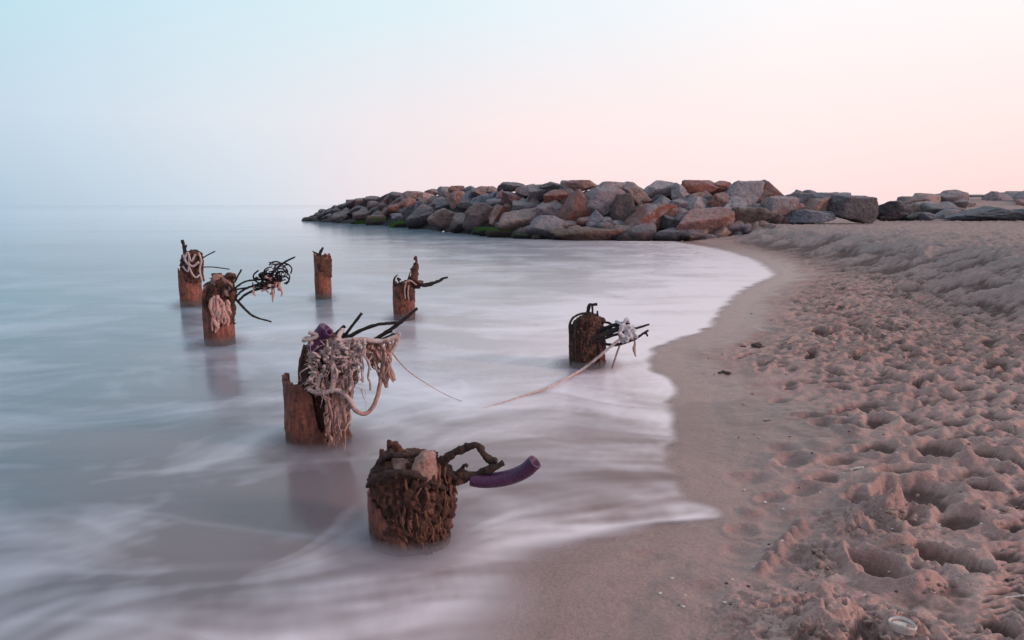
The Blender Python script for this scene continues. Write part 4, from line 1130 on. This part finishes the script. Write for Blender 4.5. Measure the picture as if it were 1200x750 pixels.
o = mb.build('hanging_strands', M_ROPE2, tangle); tag(o, 'brownish rope ends hanging down to the water')
mb = MB()
for k in range(44):
    x0 = g.uniform(424, 460); y0 = g.uniform(398, 408); x1 = x0 + g.normal() * 5 + 4; y1 = y0 + g.uniform(14, 48) * (1 - abs(x0 - 446) / 60)
    p.tube(wander(x0, y0, x1, y1, -26, -26 + g.uniform(-5, 5), 4, 3., 3), [g.uniform(.9, 1.7), g.uniform(1., 2.2), .5], mb=mb, strands=3, seg=8, samp=6)
p.tube([(450, 425, -26), (454, 435, -26), (452, 445, -26), (453, 454, -26)], [2.2, 3.4, 3.6, 2], mb=mb, **T)
p.tube([(455, 425, -26), (459, 438, -26), (462, 446, -26)], [2, 3, 2.6], mb=mb, **T)
o = mb.build('hanging_strands', M_ROPE2, tangle); tag(o, 'rope tassels hanging from the bars on the right')
mb = MB(); p.tube([(398, 456, -46), (408, 466, -44), (414, 478, -40), (424, 485, -36), (434, 481, -32), (441, 468, -30), (445, 452, -28), (447, 436, -26), (450, 420, -26)], 2.4, mb=mb, **T)
rope_thing('rope_loop', mb, M_ROPE2, 'single pale rope hanging in a wide loop on the right of the tall pile', 'rope', (p.cx, p.Y, 0))
mb = MB(); V, Fc = tube(p.pts([(459, 412, -24), (468, 424, -6), (480, 436, 20), (496, 447, 60)]) + [ground(a, b_, zz) for a, b_, zz in [(514, 458, .07), (530, 466, .02), (544, 471, -.004), (560, 476, -.02)]], np.array([1.0, .8, .7, .6, .6, .5, .5, .4]) * p.m, **T); mb.add(V, Fc)
rope_thing('trailing_rope', mb, M_ROPE, 'thin rope trailing from the tall pile down into the wash', 'rope', (p.cx, p.Y, 0))

# ---- pile at the edge of the sand
p = Pile('p3', 'dark broken pile closest to the sand with steel bars bent right')
p.core([(442, 688, 21.5), (432, 688, 21), (415, 688, 21), (400, 689, 21), (388, 689, 20), (378, 690, 17), (371, 691, 12), (367, 692, 4)], amp=.9, seed=14)
p.jacket(lambda a: np.interp(math.cos(a), [-1, -.4, .3, 1], [.10, .05, .04, .09]), .03, 15, wall=.9)
p.crust(70, around(688, 19, 374, 430), 16, size=(3, 7))
p.crust(30, around(688, 20, 380, 431), 17, 'rust_flakes', M_FLAKE, (2.5, 6))
for xq in (674, 681, 693, 702):
    p.tube([(xq, 384 + (xq % 7), -17), (xq - .6, 405, -20), (xq + .8, 430, -20.5)], 1.1, 'reinforcing_bar', M_REBAR, rough=.6, seg=7)
for L, r in [([(689, 375, 0), (689, 365, 0), (691, 357, 0)], [2.6, 2.4, 2.2]), ([(690, 357, 0), (696, 357, 0), (700, 356.5, 0)], 1.7), ([(695, 376, -3), (694.5, 366, -3), (694, 358, -3)], 1.2), ([(701, 378, -2), (700.5, 372, -2), (700, 364, -2)], [1.8, 1.6, .7]),
             ([(689, 367, -6), (680, 368, -8), (671, 373, -10), (667.5, 382, -14), (668, 395, -18), (668, 412, -19), (669, 428, -19)], 1.4), ([(690, 370, -10), (680, 374, -14), (674, 382, -18), (671, 398, -20)], 1.2),
             ([(684, 400, -16), (704, 393, -18), (722, 386, -18), (737, 378, -18)], [3.4, 3.8, 3.4, 2.2]), ([(688, 404, -18), (710, 396, -20), (735, 388, -20), (761, 380, -20)], [2.0, 1.8, 1.6, 1.2]),
             ([(700, 402, -16), (722, 404, -18), (742, 398, -18), (760, 387, -18)], [1.8, 1.7, 1.6, 1.3]), ([(752, 391, -18), (757, 391, -18), (759, 394, -18)], 1.1), ([(704, 378, -6), (712, 378, -8), (717, 381, -8), (715, 385, -8), (709, 384, -8)], 1.4), ([(700, 388, -14), (716, 382, -15), (730, 379, -15)], 2.2)]:
    p.tube(L, r, 'reinforcing_bar', M_REBAR, rough=.3, samp=8, seg=8)
g = np.random.default_rng(44)
mb = MB()
for k in range(30):
    a = g.uniform(0, 6.3); x0 = 734 + math.cos(a) * 8; y0 = 389 + math.sin(a) * 7; b_ = a + g.uniform(1.2, 3)
    p.tube([(x0, y0, -18 + g.normal() * 3), (734 + g.normal() * 6, 389 + g.normal() * 6, -21 + g.normal() * 3), (734 + math.cos(b_) * 9, 390 + math.sin(b_) * 8, -18 + g.normal() * 3)], g.uniform(1.2, 2.2), mb=mb, strands=3, seg=8, samp=6)
rope_thing('rope_knot', mb, M_ROPEW, 'white rope wadded into a knot on the steel bars of the pile by the sand', 'rope', (p.cx, p.Y, 0))
mb = MB()
V, Fc = tube(p.pts([(732, 393, -20), (716, 406, -24), (698, 421, -28), (682, 433, -34)]) + [ground(a, b_, zz) for a, b_, zz in [(662, 444, .020), (640, 455, .012), (616, 463, .005), (592, 471, .001), (568, 478, -.004), (545, 482, -.02)]], np.array([1.5, 1.6, 1.6, 1.5, 1.3, 1.1, 1.0, .9, .8, .6]) * p.m, strands=3, seg=10, samp=8)
mb.add(V, Fc)
rope_thing('mooring_rope', mb, M_ROPE, 'pale rope running from the white knot down left into the wash', 'rope', (p.cx, p.Y, 0))
mb = MB(); p.tube([(729, 398, -18), (725, 408, -17), (721, 420, -16), (716, 436, -14)], 1.1, mb=mb, strands=3, seg=8)
rope_thing('rope_end', mb, M_ROPE2, 'thin rope end hanging from the white knot straight to the water', 'rope', (p.cx, p.Y, 0))
mb = MB(); p.tube([(742, 392, -18), (744, 402, -18), (743, 409, -18), (745, 418, -18)], [1., 1.2, 2., .6], mb=mb, strands=3, seg=8)
rope_thing('rope_end', mb, M_ROPE2, 'short frayed rope end dangling at the tips of the bars right of the white knot', 'rope', (p.cx, p.Y, 0))

# ---- pile with pink net
p = Pile('p4', 'thick rusty pile with pink net on its front and long bars to the right')
H = lambda py: at_y(258, py, p.Y - p.r)[2]
p.jacket(lambda a: np.interp(math.cos(a), [-1, -.6, -.2, .3, .7, 1], [H(350), H(362), H(368), H(362), H(358), H(352)]) if math.sin(a) < .2 else H(350), .02, 22)
p.core([(380, 258, 16), (362, 258, 16.5), (348, 258, 16.5), (338, 259, 15.5), (330, 260, 13), (326, 260, 8), (325, 260, 2)], amp=1.2, seed=24)
mb = MB()
for i, q in enumerate([(254, 332, -4, 18, 24, 20), (267, 336, -4, 16, 24, 20), (246, 345, -2, 12, 26, 22)]): p.lump(*q, 80 + i, mb, 4, 1.6)
mb.build('concrete_block', M_PINK, p.root)
mb = MB()
for i, q in enumerate([(254, 323, 2, 12, 7, 16), (270, 324, 2, 13, 10, 18), (244, 336, 4, 10, 12, 18), (272, 346, -6, 10, 20, 16), (243, 352, -6, 8, 30, 18)]): p.lump(*q, 90 + i, mb, 3, 2.2)
mb.build('broken_rim', M_CORE, p.root)
p.crust(24, around(259, 14.5, 326, 362), 25, size=(2.5, 5))
for L, r in [([(266, 345, -12), (285, 331, -12), (300, 328, -10), (314, 327, -8)], 1.1), ([(272, 340, -8), (290, 337, -8), (305, 334, -8), (316, 333, -8)], 1.0), ([(274, 352, -8), (282, 342, -8), (296, 335, -8), (316, 330, -8)], 1.2),
             ([(278, 354, -8), (288, 345, -8), (302, 339, -8), (318, 337, -8)], 1.4), ([(276, 350, -6), (286, 361, -8), (298, 371, -8), (318, 377, -8)], [1.5, 1.4, 1.0]), ([(275, 331, 0), (279, 323, 0), (283, 316, 0)], 1.0), ([(316, 326, -8), (324, 315, -8), (334, 307, -8), (346, 301, -8)], [1.6, 1.3, .9]), ([(258, 352, -16), (262, 338, -16), (268, 334, -14), (274, 340, -14)], 1.1)]:
    p.tube(L, r, 'reinforcing_bar', M_REBAR, rough=.3, samp=8, seg=8)
g = np.random.default_rng(55)
mb = MB()
for x0, y0, x1, y1 in [(252, 347, 250, 378), (255, 346, 254, 384), (250, 352, 249, 388), (257, 350, 258, 376), (262, 354, 262, 380), (265, 358, 267, 382), (260, 360, 264, 374), (254, 362, 252, 390), (266, 352, 268, 370)]:
    for q in range(2):
        p.tube(wander(x0, y0, x1, y1, -18.5, -19, 5, 1.6, .8), [g.uniform(1.2, 2.0), g.uniform(1.6, 2.6), .8], mb=mb, strands=3, seg=8, samp=5)
rope_thing('torn_net', mb, M_NET, 'torn pink and white net stuck on the front of the thick rusty pile', 'net', (p.cx, p.Y, 0))
mb = MB()
for k in range(30):
    a0 = g.uniform(0, 6.3); rr = g.uniform(4, 12); cx, cy = 318 + g.normal() * 8, 323 + g.normal() * 5
    p.tube([(cx + math.cos(a0 + q) * rr, cy + math.sin(a0 + q) * rr * .75, -8 + g.normal() * 4) for q in np.linspace(0, g.uniform(1.5, 5), 6)], g.uniform(.55, 1.0), mb=mb, seg=6, samp=5)
for k in range(8): p.lump(312 + g.normal() * 6, 328 + g.normal() * 5, -8, g.uniform(4, 9), g.uniform(4, 9), 6, 300 + k, mb, 2, 2.4)
wad = rope_thing('wire_tangle', mb, M_REBAR, 'black tangle of wire and weed on the long bars of the thick rusty pile', 'wire tangle', (p.cx, p.Y, 0))
mb = MB()
for k in range(11):
    x0 = 310 + g.uniform(0, 20); y0 = 322 + g.uniform(0, 14)
    p.tube(wander(x0, y0, x0 + g.normal() * 5, y0 + g.uniform(5, 14), -10, -10, 4, 2, 1.5), g.uniform(.8, 1.6), mb=mb, seg=7, samp=5)
p.tube([(319, 334, -9), (320, 342, -9), (319.5, 354, -9)], [1.4, 2.2, .7], mb=mb, seg=7)
rope_thing('net_scrap', mb, M_NET, 'pink net scraps hanging right under the black wire tangle', 'net', (p.cx, p.Y, 0))

mb = MB(); p.tube([(298, 335, -9), (297, 343, -9), (300, 347, -9)], [1, 1.6, .6], mb=mb, seg=7)
rope_thing('net_scrap', mb, M_NET, 'small pink net scrap hanging alone midway along the bars', 'net', (p.cx, p.Y, 0))

# ---- far left pile
p = Pile('p5', 'rusty pile furthest to the left with a short spike on top')
H = lambda py: at_y(225, py, p.Y - p.r)[2]
p.jacket(lambda a: H(318) if math.cos(a) < 0 else H(312), .03, 27)
p.core([(330, 225, 12.2), (312, 225, 12.2), (303, 225, 11.8), (297, 226, 10), (294, 227, 5), (293, 227, 2)], amp=1.2, seed=28)
p.crust(40, around(225, 11, 296, 322), 29, size=(2, 4.5))
p.tube([(218, 299, 0), (216, 291, 0), (213.5, 281, 0)], [2.4, 2.0, 1.4], 'reinforcing_bar', M_REBAR, rough=.3)
p.tube([(217, 292, 0), (218.5, 287, 0)], 1., 'reinforcing_bar', M_REBAR)
p.tube([(235, 304, 0), (243, 299, 0), (252, 294.5, 0)], .7, 'reinforcing_bar', M_REBAR)
p.tube([(236, 313, 0), (250, 313, 0), (269, 315.5, 0)], .65, 'reinforcing_bar', M_REBAR)
mb = MB()
for L in [[(215, 299, -12), (219, 308, -13.5), (226, 312, -14), (233, 307, -12.5)], [(216, 305, -13), (220, 296, -12), (224, 306, -14), (229, 298, -13)], [(221, 300, -13), (223, 316, -14), (229, 325, -14), (234, 322, -12)], [(233, 296, -9), (236, 306, -11), (234, 316, -12), (237, 330, -11)], [(214, 312, -12), (220, 318, -14), (222, 309, -14)]]:
    p.tube(L, g.uniform(1., 1.4), mb=mb, strands=3, seg=8, samp=6)
rope_thing('rope_coil', mb, M_ROPE, 'pale rope wound round the head of the pile furthest to the left', 'rope', (p.cx, p.Y, 0))

# ---- pile behind the tall one
p = Pile('p6', 'pile with a tall splintered spike and a dark arm pointing right')
H = lambda py: at_y(474, py, p.Y - p.r)[2]
p.jacket(lambda a: np.interp(math.cos(a), [-1, -.3, .2, 1], [H(334), H(338), H(345), H(352)]) if math.sin(a) < .2 else H(333), .03, 31)
p.core([(370, 474, 11.5), (352, 474, 12), (340, 474, 12), (334, 475, 10), (331, 476, 6), (330, 477, 2)], amp=1.1, seed=32)
p.tube([(486, 338, 0), (486, 326, 0), (487, 315, 0), (488, 308, 0), (487.2, 299.5, 0)], [5, 4.4, 3.4, 2.4, .6], 'splinter', M_CORE, rough=1.1, samp=8, seg=12)
p.tube([(463, 340, -4), (461.8, 330, -4), (463, 325, -4), (466, 322, -4)], [1.7, 1.5, 1, .6], 'reinforcing_bar', M_REBAR)
p.tube([(477, 332, -4), (479, 325, -4), (481, 318, -4)], [1.1, .9, .5], 'reinforcing_bar', M_REBAR)
p.tube([(468, 330, -3), (466, 326, -3), (470, 328, -3)], [1.2, 1.2, .8], 'reinforcing_bar', M_REBAR)
p.tube([(483, 333, -3), (495, 334, -4), (506, 332.5, -4), (516, 328, -4), (525, 324.5, -4)], [2.6, 2.2, 2.5, 1.6, .8], 'reinforcing_bar', M_REBAR, rough=.6, samp=8)
mb = MB(); p.lump(492, 331, -4, 9, 5, 8, 120, mb, 3, 2); p.lump(477, 331, -4, 8, 6, 8, 121, mb, 3, 2); p.lump(481, 344, -9, 10, 16, 8, 122, mb, 3, 2); p.lump(468, 342, -9, 12, 18, 8, 123, mb, 3, 2); mb.build('rust_clump', M_CORE, p.root)
mb = MB()
for L in [[(476, 331, -13), (474, 340, -14), (475, 350, -14)], [(479, 334, -12), (478, 344, -13.5), (479, 352, -13)], [(474, 331, -13), (481, 329, -12), (488, 334, -8)]]:
    p.tube(L, .9, mb=mb, strands=3, seg=7, samp=6)
rope_thing('rope_scrap', mb, M_ROPE2, 'short pale rope scraps hanging on the pile with the splintered spike', 'rope', (p.cx, p.Y, 0))

# ---- small far pile
p = Pile('p7', 'slim rusty pile standing alone furthest out with a forked tip')
H = lambda py: at_y(380, py, p.Y - p.r)[2]
p.jacket(lambda a: np.interp(math.cos(a), [-1, -.5, 0, .6, 1], [H(297), H(301), H(304), H(301), H(299)]) if math.sin(a) < .2 else H(300), .035, 35)
p.core([(325, 379, 9.2), (312, 379, 9.2), (304, 379, 9), (300, 379, 6), (299, 379, 2)], amp=1.1, seed=36)
p.tube([(374, 301, -2), (375.5, 296, -2), (378.5, 290, -2)], [2.2, 1.8, 1.3], 'reinforcing_bar', M_REBAR, rough=.3)
p.tube([(373, 300, -2), (371, 297, -2), (366, 294.5, -2)], [1.6, 1.1, .5], 'reinforcing_bar', M_REBAR)
mb = MB(); p.lump(372.5, 304, -3, 6, 12, 8, 131, mb, 3, 2); p.lump(386, 301, -1, 5, 6, 8, 132, mb, 3, 2); p.lump(377, 311, -7, 11, 18, 7, 133, mb, 3, 2); mb.build('rust_clump', M_CORE, p.root)

# ------------------------------------------------------------------ small things on the sand
q = sand_hit(1057, 738); mm = q[1] / F_PX
sh = empty('seashell', (q[0], q[1], q[2] + .016)); tag(sh, 'white oval seashell lying open on the crumbly sand in front', 'shell')
an = np.linspace(0, 2 * np.pi, 60)
def shell_ring(f, zz, wob=0.):
    zz += .010
    return np.stack([q[0] + np.cos(an[:-1] + .3) * 15 * mm * f, q[1] + np.sin(an[:-1]) * 13 * mm * f, q[2] + zz + wob * np.sin(an[:-1] * 2)], 1)
def shell_bowl(rings):
    V = np.vstack(rings); n = 59
    return V, [(i * n + k, i * n + (k + 1) % n, (i + 1) * n + (k + 1) % n, (i + 1) * n + k) for i in range(len(rings) - 1) for k in range(n)] + [tuple((len(rings) - 1) * n + k for k in range(n))]
MB().add(*shell_bowl([shell_ring(.8, -.012), shell_ring(1., .006, .003), shell_ring(1.02, .011, .003), shell_ring(.97, .014, .003), shell_ring(.88, .010, .002), shell_ring(.74, .006)])).build('shell_rim', M_SHELL, sh)
MB().add(*shell_bowl([shell_ring(.80, .0085, .001), shell_ring(.5, .004), shell_ring(.2, .002)])).build('hollow', M_CLOD, sh)


def weed(px, py, w, h, seed, label, n=16, mat=None, name='seaweed_clump', cat='seaweed'):
    q = sand_hit(px, py); mm = q[1] / F_PX; g = np.random.default_rng(seed); mb = MB()
    for k in range(n):
        V, Fc = rock_shape(seed * 31 + k, 2, '', rough=2.4)
        sx = g.uniform(.2, .45) * w * mm
        X, Y = q[0] + g.normal() * .25 * w * mm, q[1] + g.normal() * .5 * h * mm * 2
        mb.add(V * np.array([sx, sx * .8, sx * g.uniform(.25, .5)]) + np.array([X, Y, q[2] + .1 * sx]), Fc)
    o = mb.build(name, mat or M_WEED, None, q); tag(o, label, cat); return o


weed(889, 408, 26, 8, 3, 'dark clump of washed up weed on the moist sand, largest of the dark spots')
weed(850, 437, 14, 4, 4, 'small dark scrap of weed nearest to the water', 9)
weed(899, 493, 9, 3, 5, 'tiny dark scrap of weed on the smooth moist sand below the larger clump', 6)
weed(1025, 633, 7, 4, 6, 'tiny black crumb on the ridge beside the hollow', 4)
for L, r, lab in [([(1176, 702), (1186, 701), (1200, 699)], 1.4, 'pale stick lying on the sand at the right edge'), ([(996, 552), (1003, 550), (1012, 549)], 1.6, 'short pale twig on the rippled sand above the hollows')]:
    P_ = []
    for a in L:
        q = sand_hit(*a); P_.append(q + np.array([0, 0, .004]))
    V, Fc = tube(P_, r * P_[0][1] / F_PX, rough=.4)
    o = MB().add(V, Fc).build('driftwood_stick', M_SHELL, None, P_[0]); tag(o, lab, 'stick')

# crumbs of broken sand crust, and grit of shells and pebbles
g = np.random.default_rng(66); mb = MB()
for (cx, cy, rx, ry, n, sz) in [(968, 660, 22, 26, 60, 10), (1045, 600, 32, 16, 60, 8), (1000, 614, 30, 8, 36, 7), (975, 735, 60, 16, 90, 9), (1055, 745, 50, 12, 40, 8), (1100, 655, 24, 18, 30, 7), (1120, 690, 30, 10, 16, 6), (1060, 640, 30, 6, 22, 6), (1180, 590, 20, 30, 30, 6), (1160, 500, 40, 40, 40, 5), (1000, 380, 100, 40, 60, 4.5)]:
    for k in range(n):
        px, py = cx + g.normal() * rx * .5, cy + g.normal() * ry * .5
        if k > n * .45: continue
        if py > 752 or px > 1215: continue
        q = sand_hit(px, py); mm = q[1] / F_PX; sx = sz * mm * (.25 + 1.0 * g.random() ** 2.2)
        V, Fc = rock_shape(int(g.integers(60)) + 500, 3, '', rough=3.2)
        a = g.uniform(0, 6.3); V = V * np.array([sx * 1.3, sx, sx * .75]); V = np.stack([V[:, 0] * math.cos(a) - V[:, 1] * math.sin(a), V[:, 0] * math.sin(a) + V[:, 1] * math.cos(a), V[:, 2]], 1)
        mb.add(V + q + np.array([0, 0, .02 * sx]), Fc)
o = mb.build('sand_crumbs', M_CLOD, None); tag(o, 'crumbled lumps of moist sand', 'sand', kind='stuff')
mb = MB(); mb2 = MB()
for k in range(420):
    Y = 2.0 + 9 * g.random() ** 1.8; X = g.uniform(.3, .78 * Y + .2)
    if sand_z(X, Y) < .006: continue
    sx = g.uniform(.003, .0095) * (1 + .08 * Y)
    V, Fc = rock_shape(int(g.integers(20)) + 700, 2); V = V * np.array([sx * 1.4, sx, sx * .6])
    (mb if g.random() < .5 else mb2).add(V + np.array([X, Y, sand_z(X, Y) + sx * .15]), Fc)
o = mb.build('shell_grit', M_SHELL, None); tag(o, 'scattered crumbs of shell on the sand', 'grit', kind='stuff')
o = mb2.build('pebble_grit', M_WEED, None); tag(o, 'scattered dark grit on the sand', 'grit', kind='stuff')

# ------------------------------------------------------------------ dusk sky and low soft sun
SUN_DIR = Vector((.86, -.30, .33)).normalized()
w = bpy.data.worlds.new('World'); scene.world = w; w.use_nodes = True
nt = w.node_tree; nt.nodes.clear(); N = Nodes(nt)
tc = N.n('ShaderNodeTexCoord').outputs['Generated']
xyz = sep_z(N, tc)
az = N.math('ARCTAN2', xyz[0], xyz[1])
azf = N.maprange(az, R(-50), R(50))
el = N.math('ARCSINE', N.math('MINIMUM', N.math('MAXIMUM', xyz[2], -1.), 1.))


def lin(c):
    return tuple(((v / 255) / 12.92 if v / 255 < .04045 else ((v / 255 + .055) / 1.055) ** 2.4) for v in c) + (1,)


def ramp(fac, stops):
    nd = N.n('ShaderNodeValToRGB'); nt.links.new(fac, nd.inputs[0]); cr = nd.color_ramp; cr.interpolation = 'EASE' if len(stops) < 3 else 'LINEAR'
    while len(cr.elements) < len(stops): cr.elements.new(.5)
    for e, (p_, c_) in zip(cr.elements, stops): e.position = p_; e.color = lin(c_)
    return nd.outputs[0]


xs = [0.0, .131, .294, .394, .5, .706, .869, 1.0]
hor = ramp(azf, list(zip(xs, [(160, 184, 210), (174, 197, 216), (208, 218, 230), (238, 223, 228), (250, 221, 223), (254, 224, 224), (252, 217, 215), (246, 208, 204)])))
mid = ramp(azf, list(zip(xs, [(180, 204, 224), (195, 214, 230), (223, 228, 236), (237, 229, 233), (249, 231, 232), (255, 236, 233), (255, 233, 230), (252, 228, 224)])))
top = ramp(azf, list(zip(xs, [(170, 214, 230), (187, 222, 235), (210, 232, 241), (219, 236, 243), (229, 240, 246), (249, 246, 248), (255, 248, 248), (252, 245, 244)])))
f1 = N.maprange(el, R(0), R(6.4), smooth=False); f2 = N.maprange(el, R(6.4), R(14.5), smooth=False); f3 = N.maprange(el, R(17), R(62), smooth=True)
c = N.mix(f1, hor, mid); c = N.mix(f2, c, top); c = N.mix(f3, c, lin((186, 203, 222)))
back = N.maprange(N.math('ABSOLUTE', az), R(65), R(150), smooth=True)
c = N.mix(N.math('MULTIPLY', back, N.math('SUBTRACT', 1, f3)), c, lin((176, 170, 186)))
bg = N.n('ShaderNodeBackground'); N.set(bg.inputs[0], c); bg.inputs[1].default_value = 1.03
sky = N.n('ShaderNodeTexSky', sky_type='NISHITA'); sky.sun_disc = False
sky.sun_elevation = math.asin(SUN_DIR.z); sky.sun_rotation = math.atan2(SUN_DIR.x, SUN_DIR.y)
bg2 = N.n('ShaderNodeBackground'); nt.links.new(sky.outputs[0], bg2.inputs[0]); bg2.inputs[1].default_value = .003
ad = N.n('ShaderNodeAddShader'); nt.links.new(bg.outputs[0], ad.inputs[0]); nt.links.new(bg2.outputs[0], ad.inputs[1])
wo = N.n('ShaderNodeOutputWorld'); nt.links.new(ad.outputs[0], wo.inputs[0])

sd = bpy.data.lights.new('sun', 'SUN'); sd.energy = 2.1; sd.angle = R(11); sd.color = (1, .69, .62)
so = bpy.data.objects.new('sun', sd); COL.objects.link(so); so.location = (20, -10, 15)
so.rotation_euler = SUN_DIR.to_track_quat('Z', 'Y').to_euler()

scene.view_settings.view_transform = 'Standard'; scene.view_settings.look = 'None'; scene.view_settings.exposure = 0
scene.cycles.transparent_max_bounces = 24
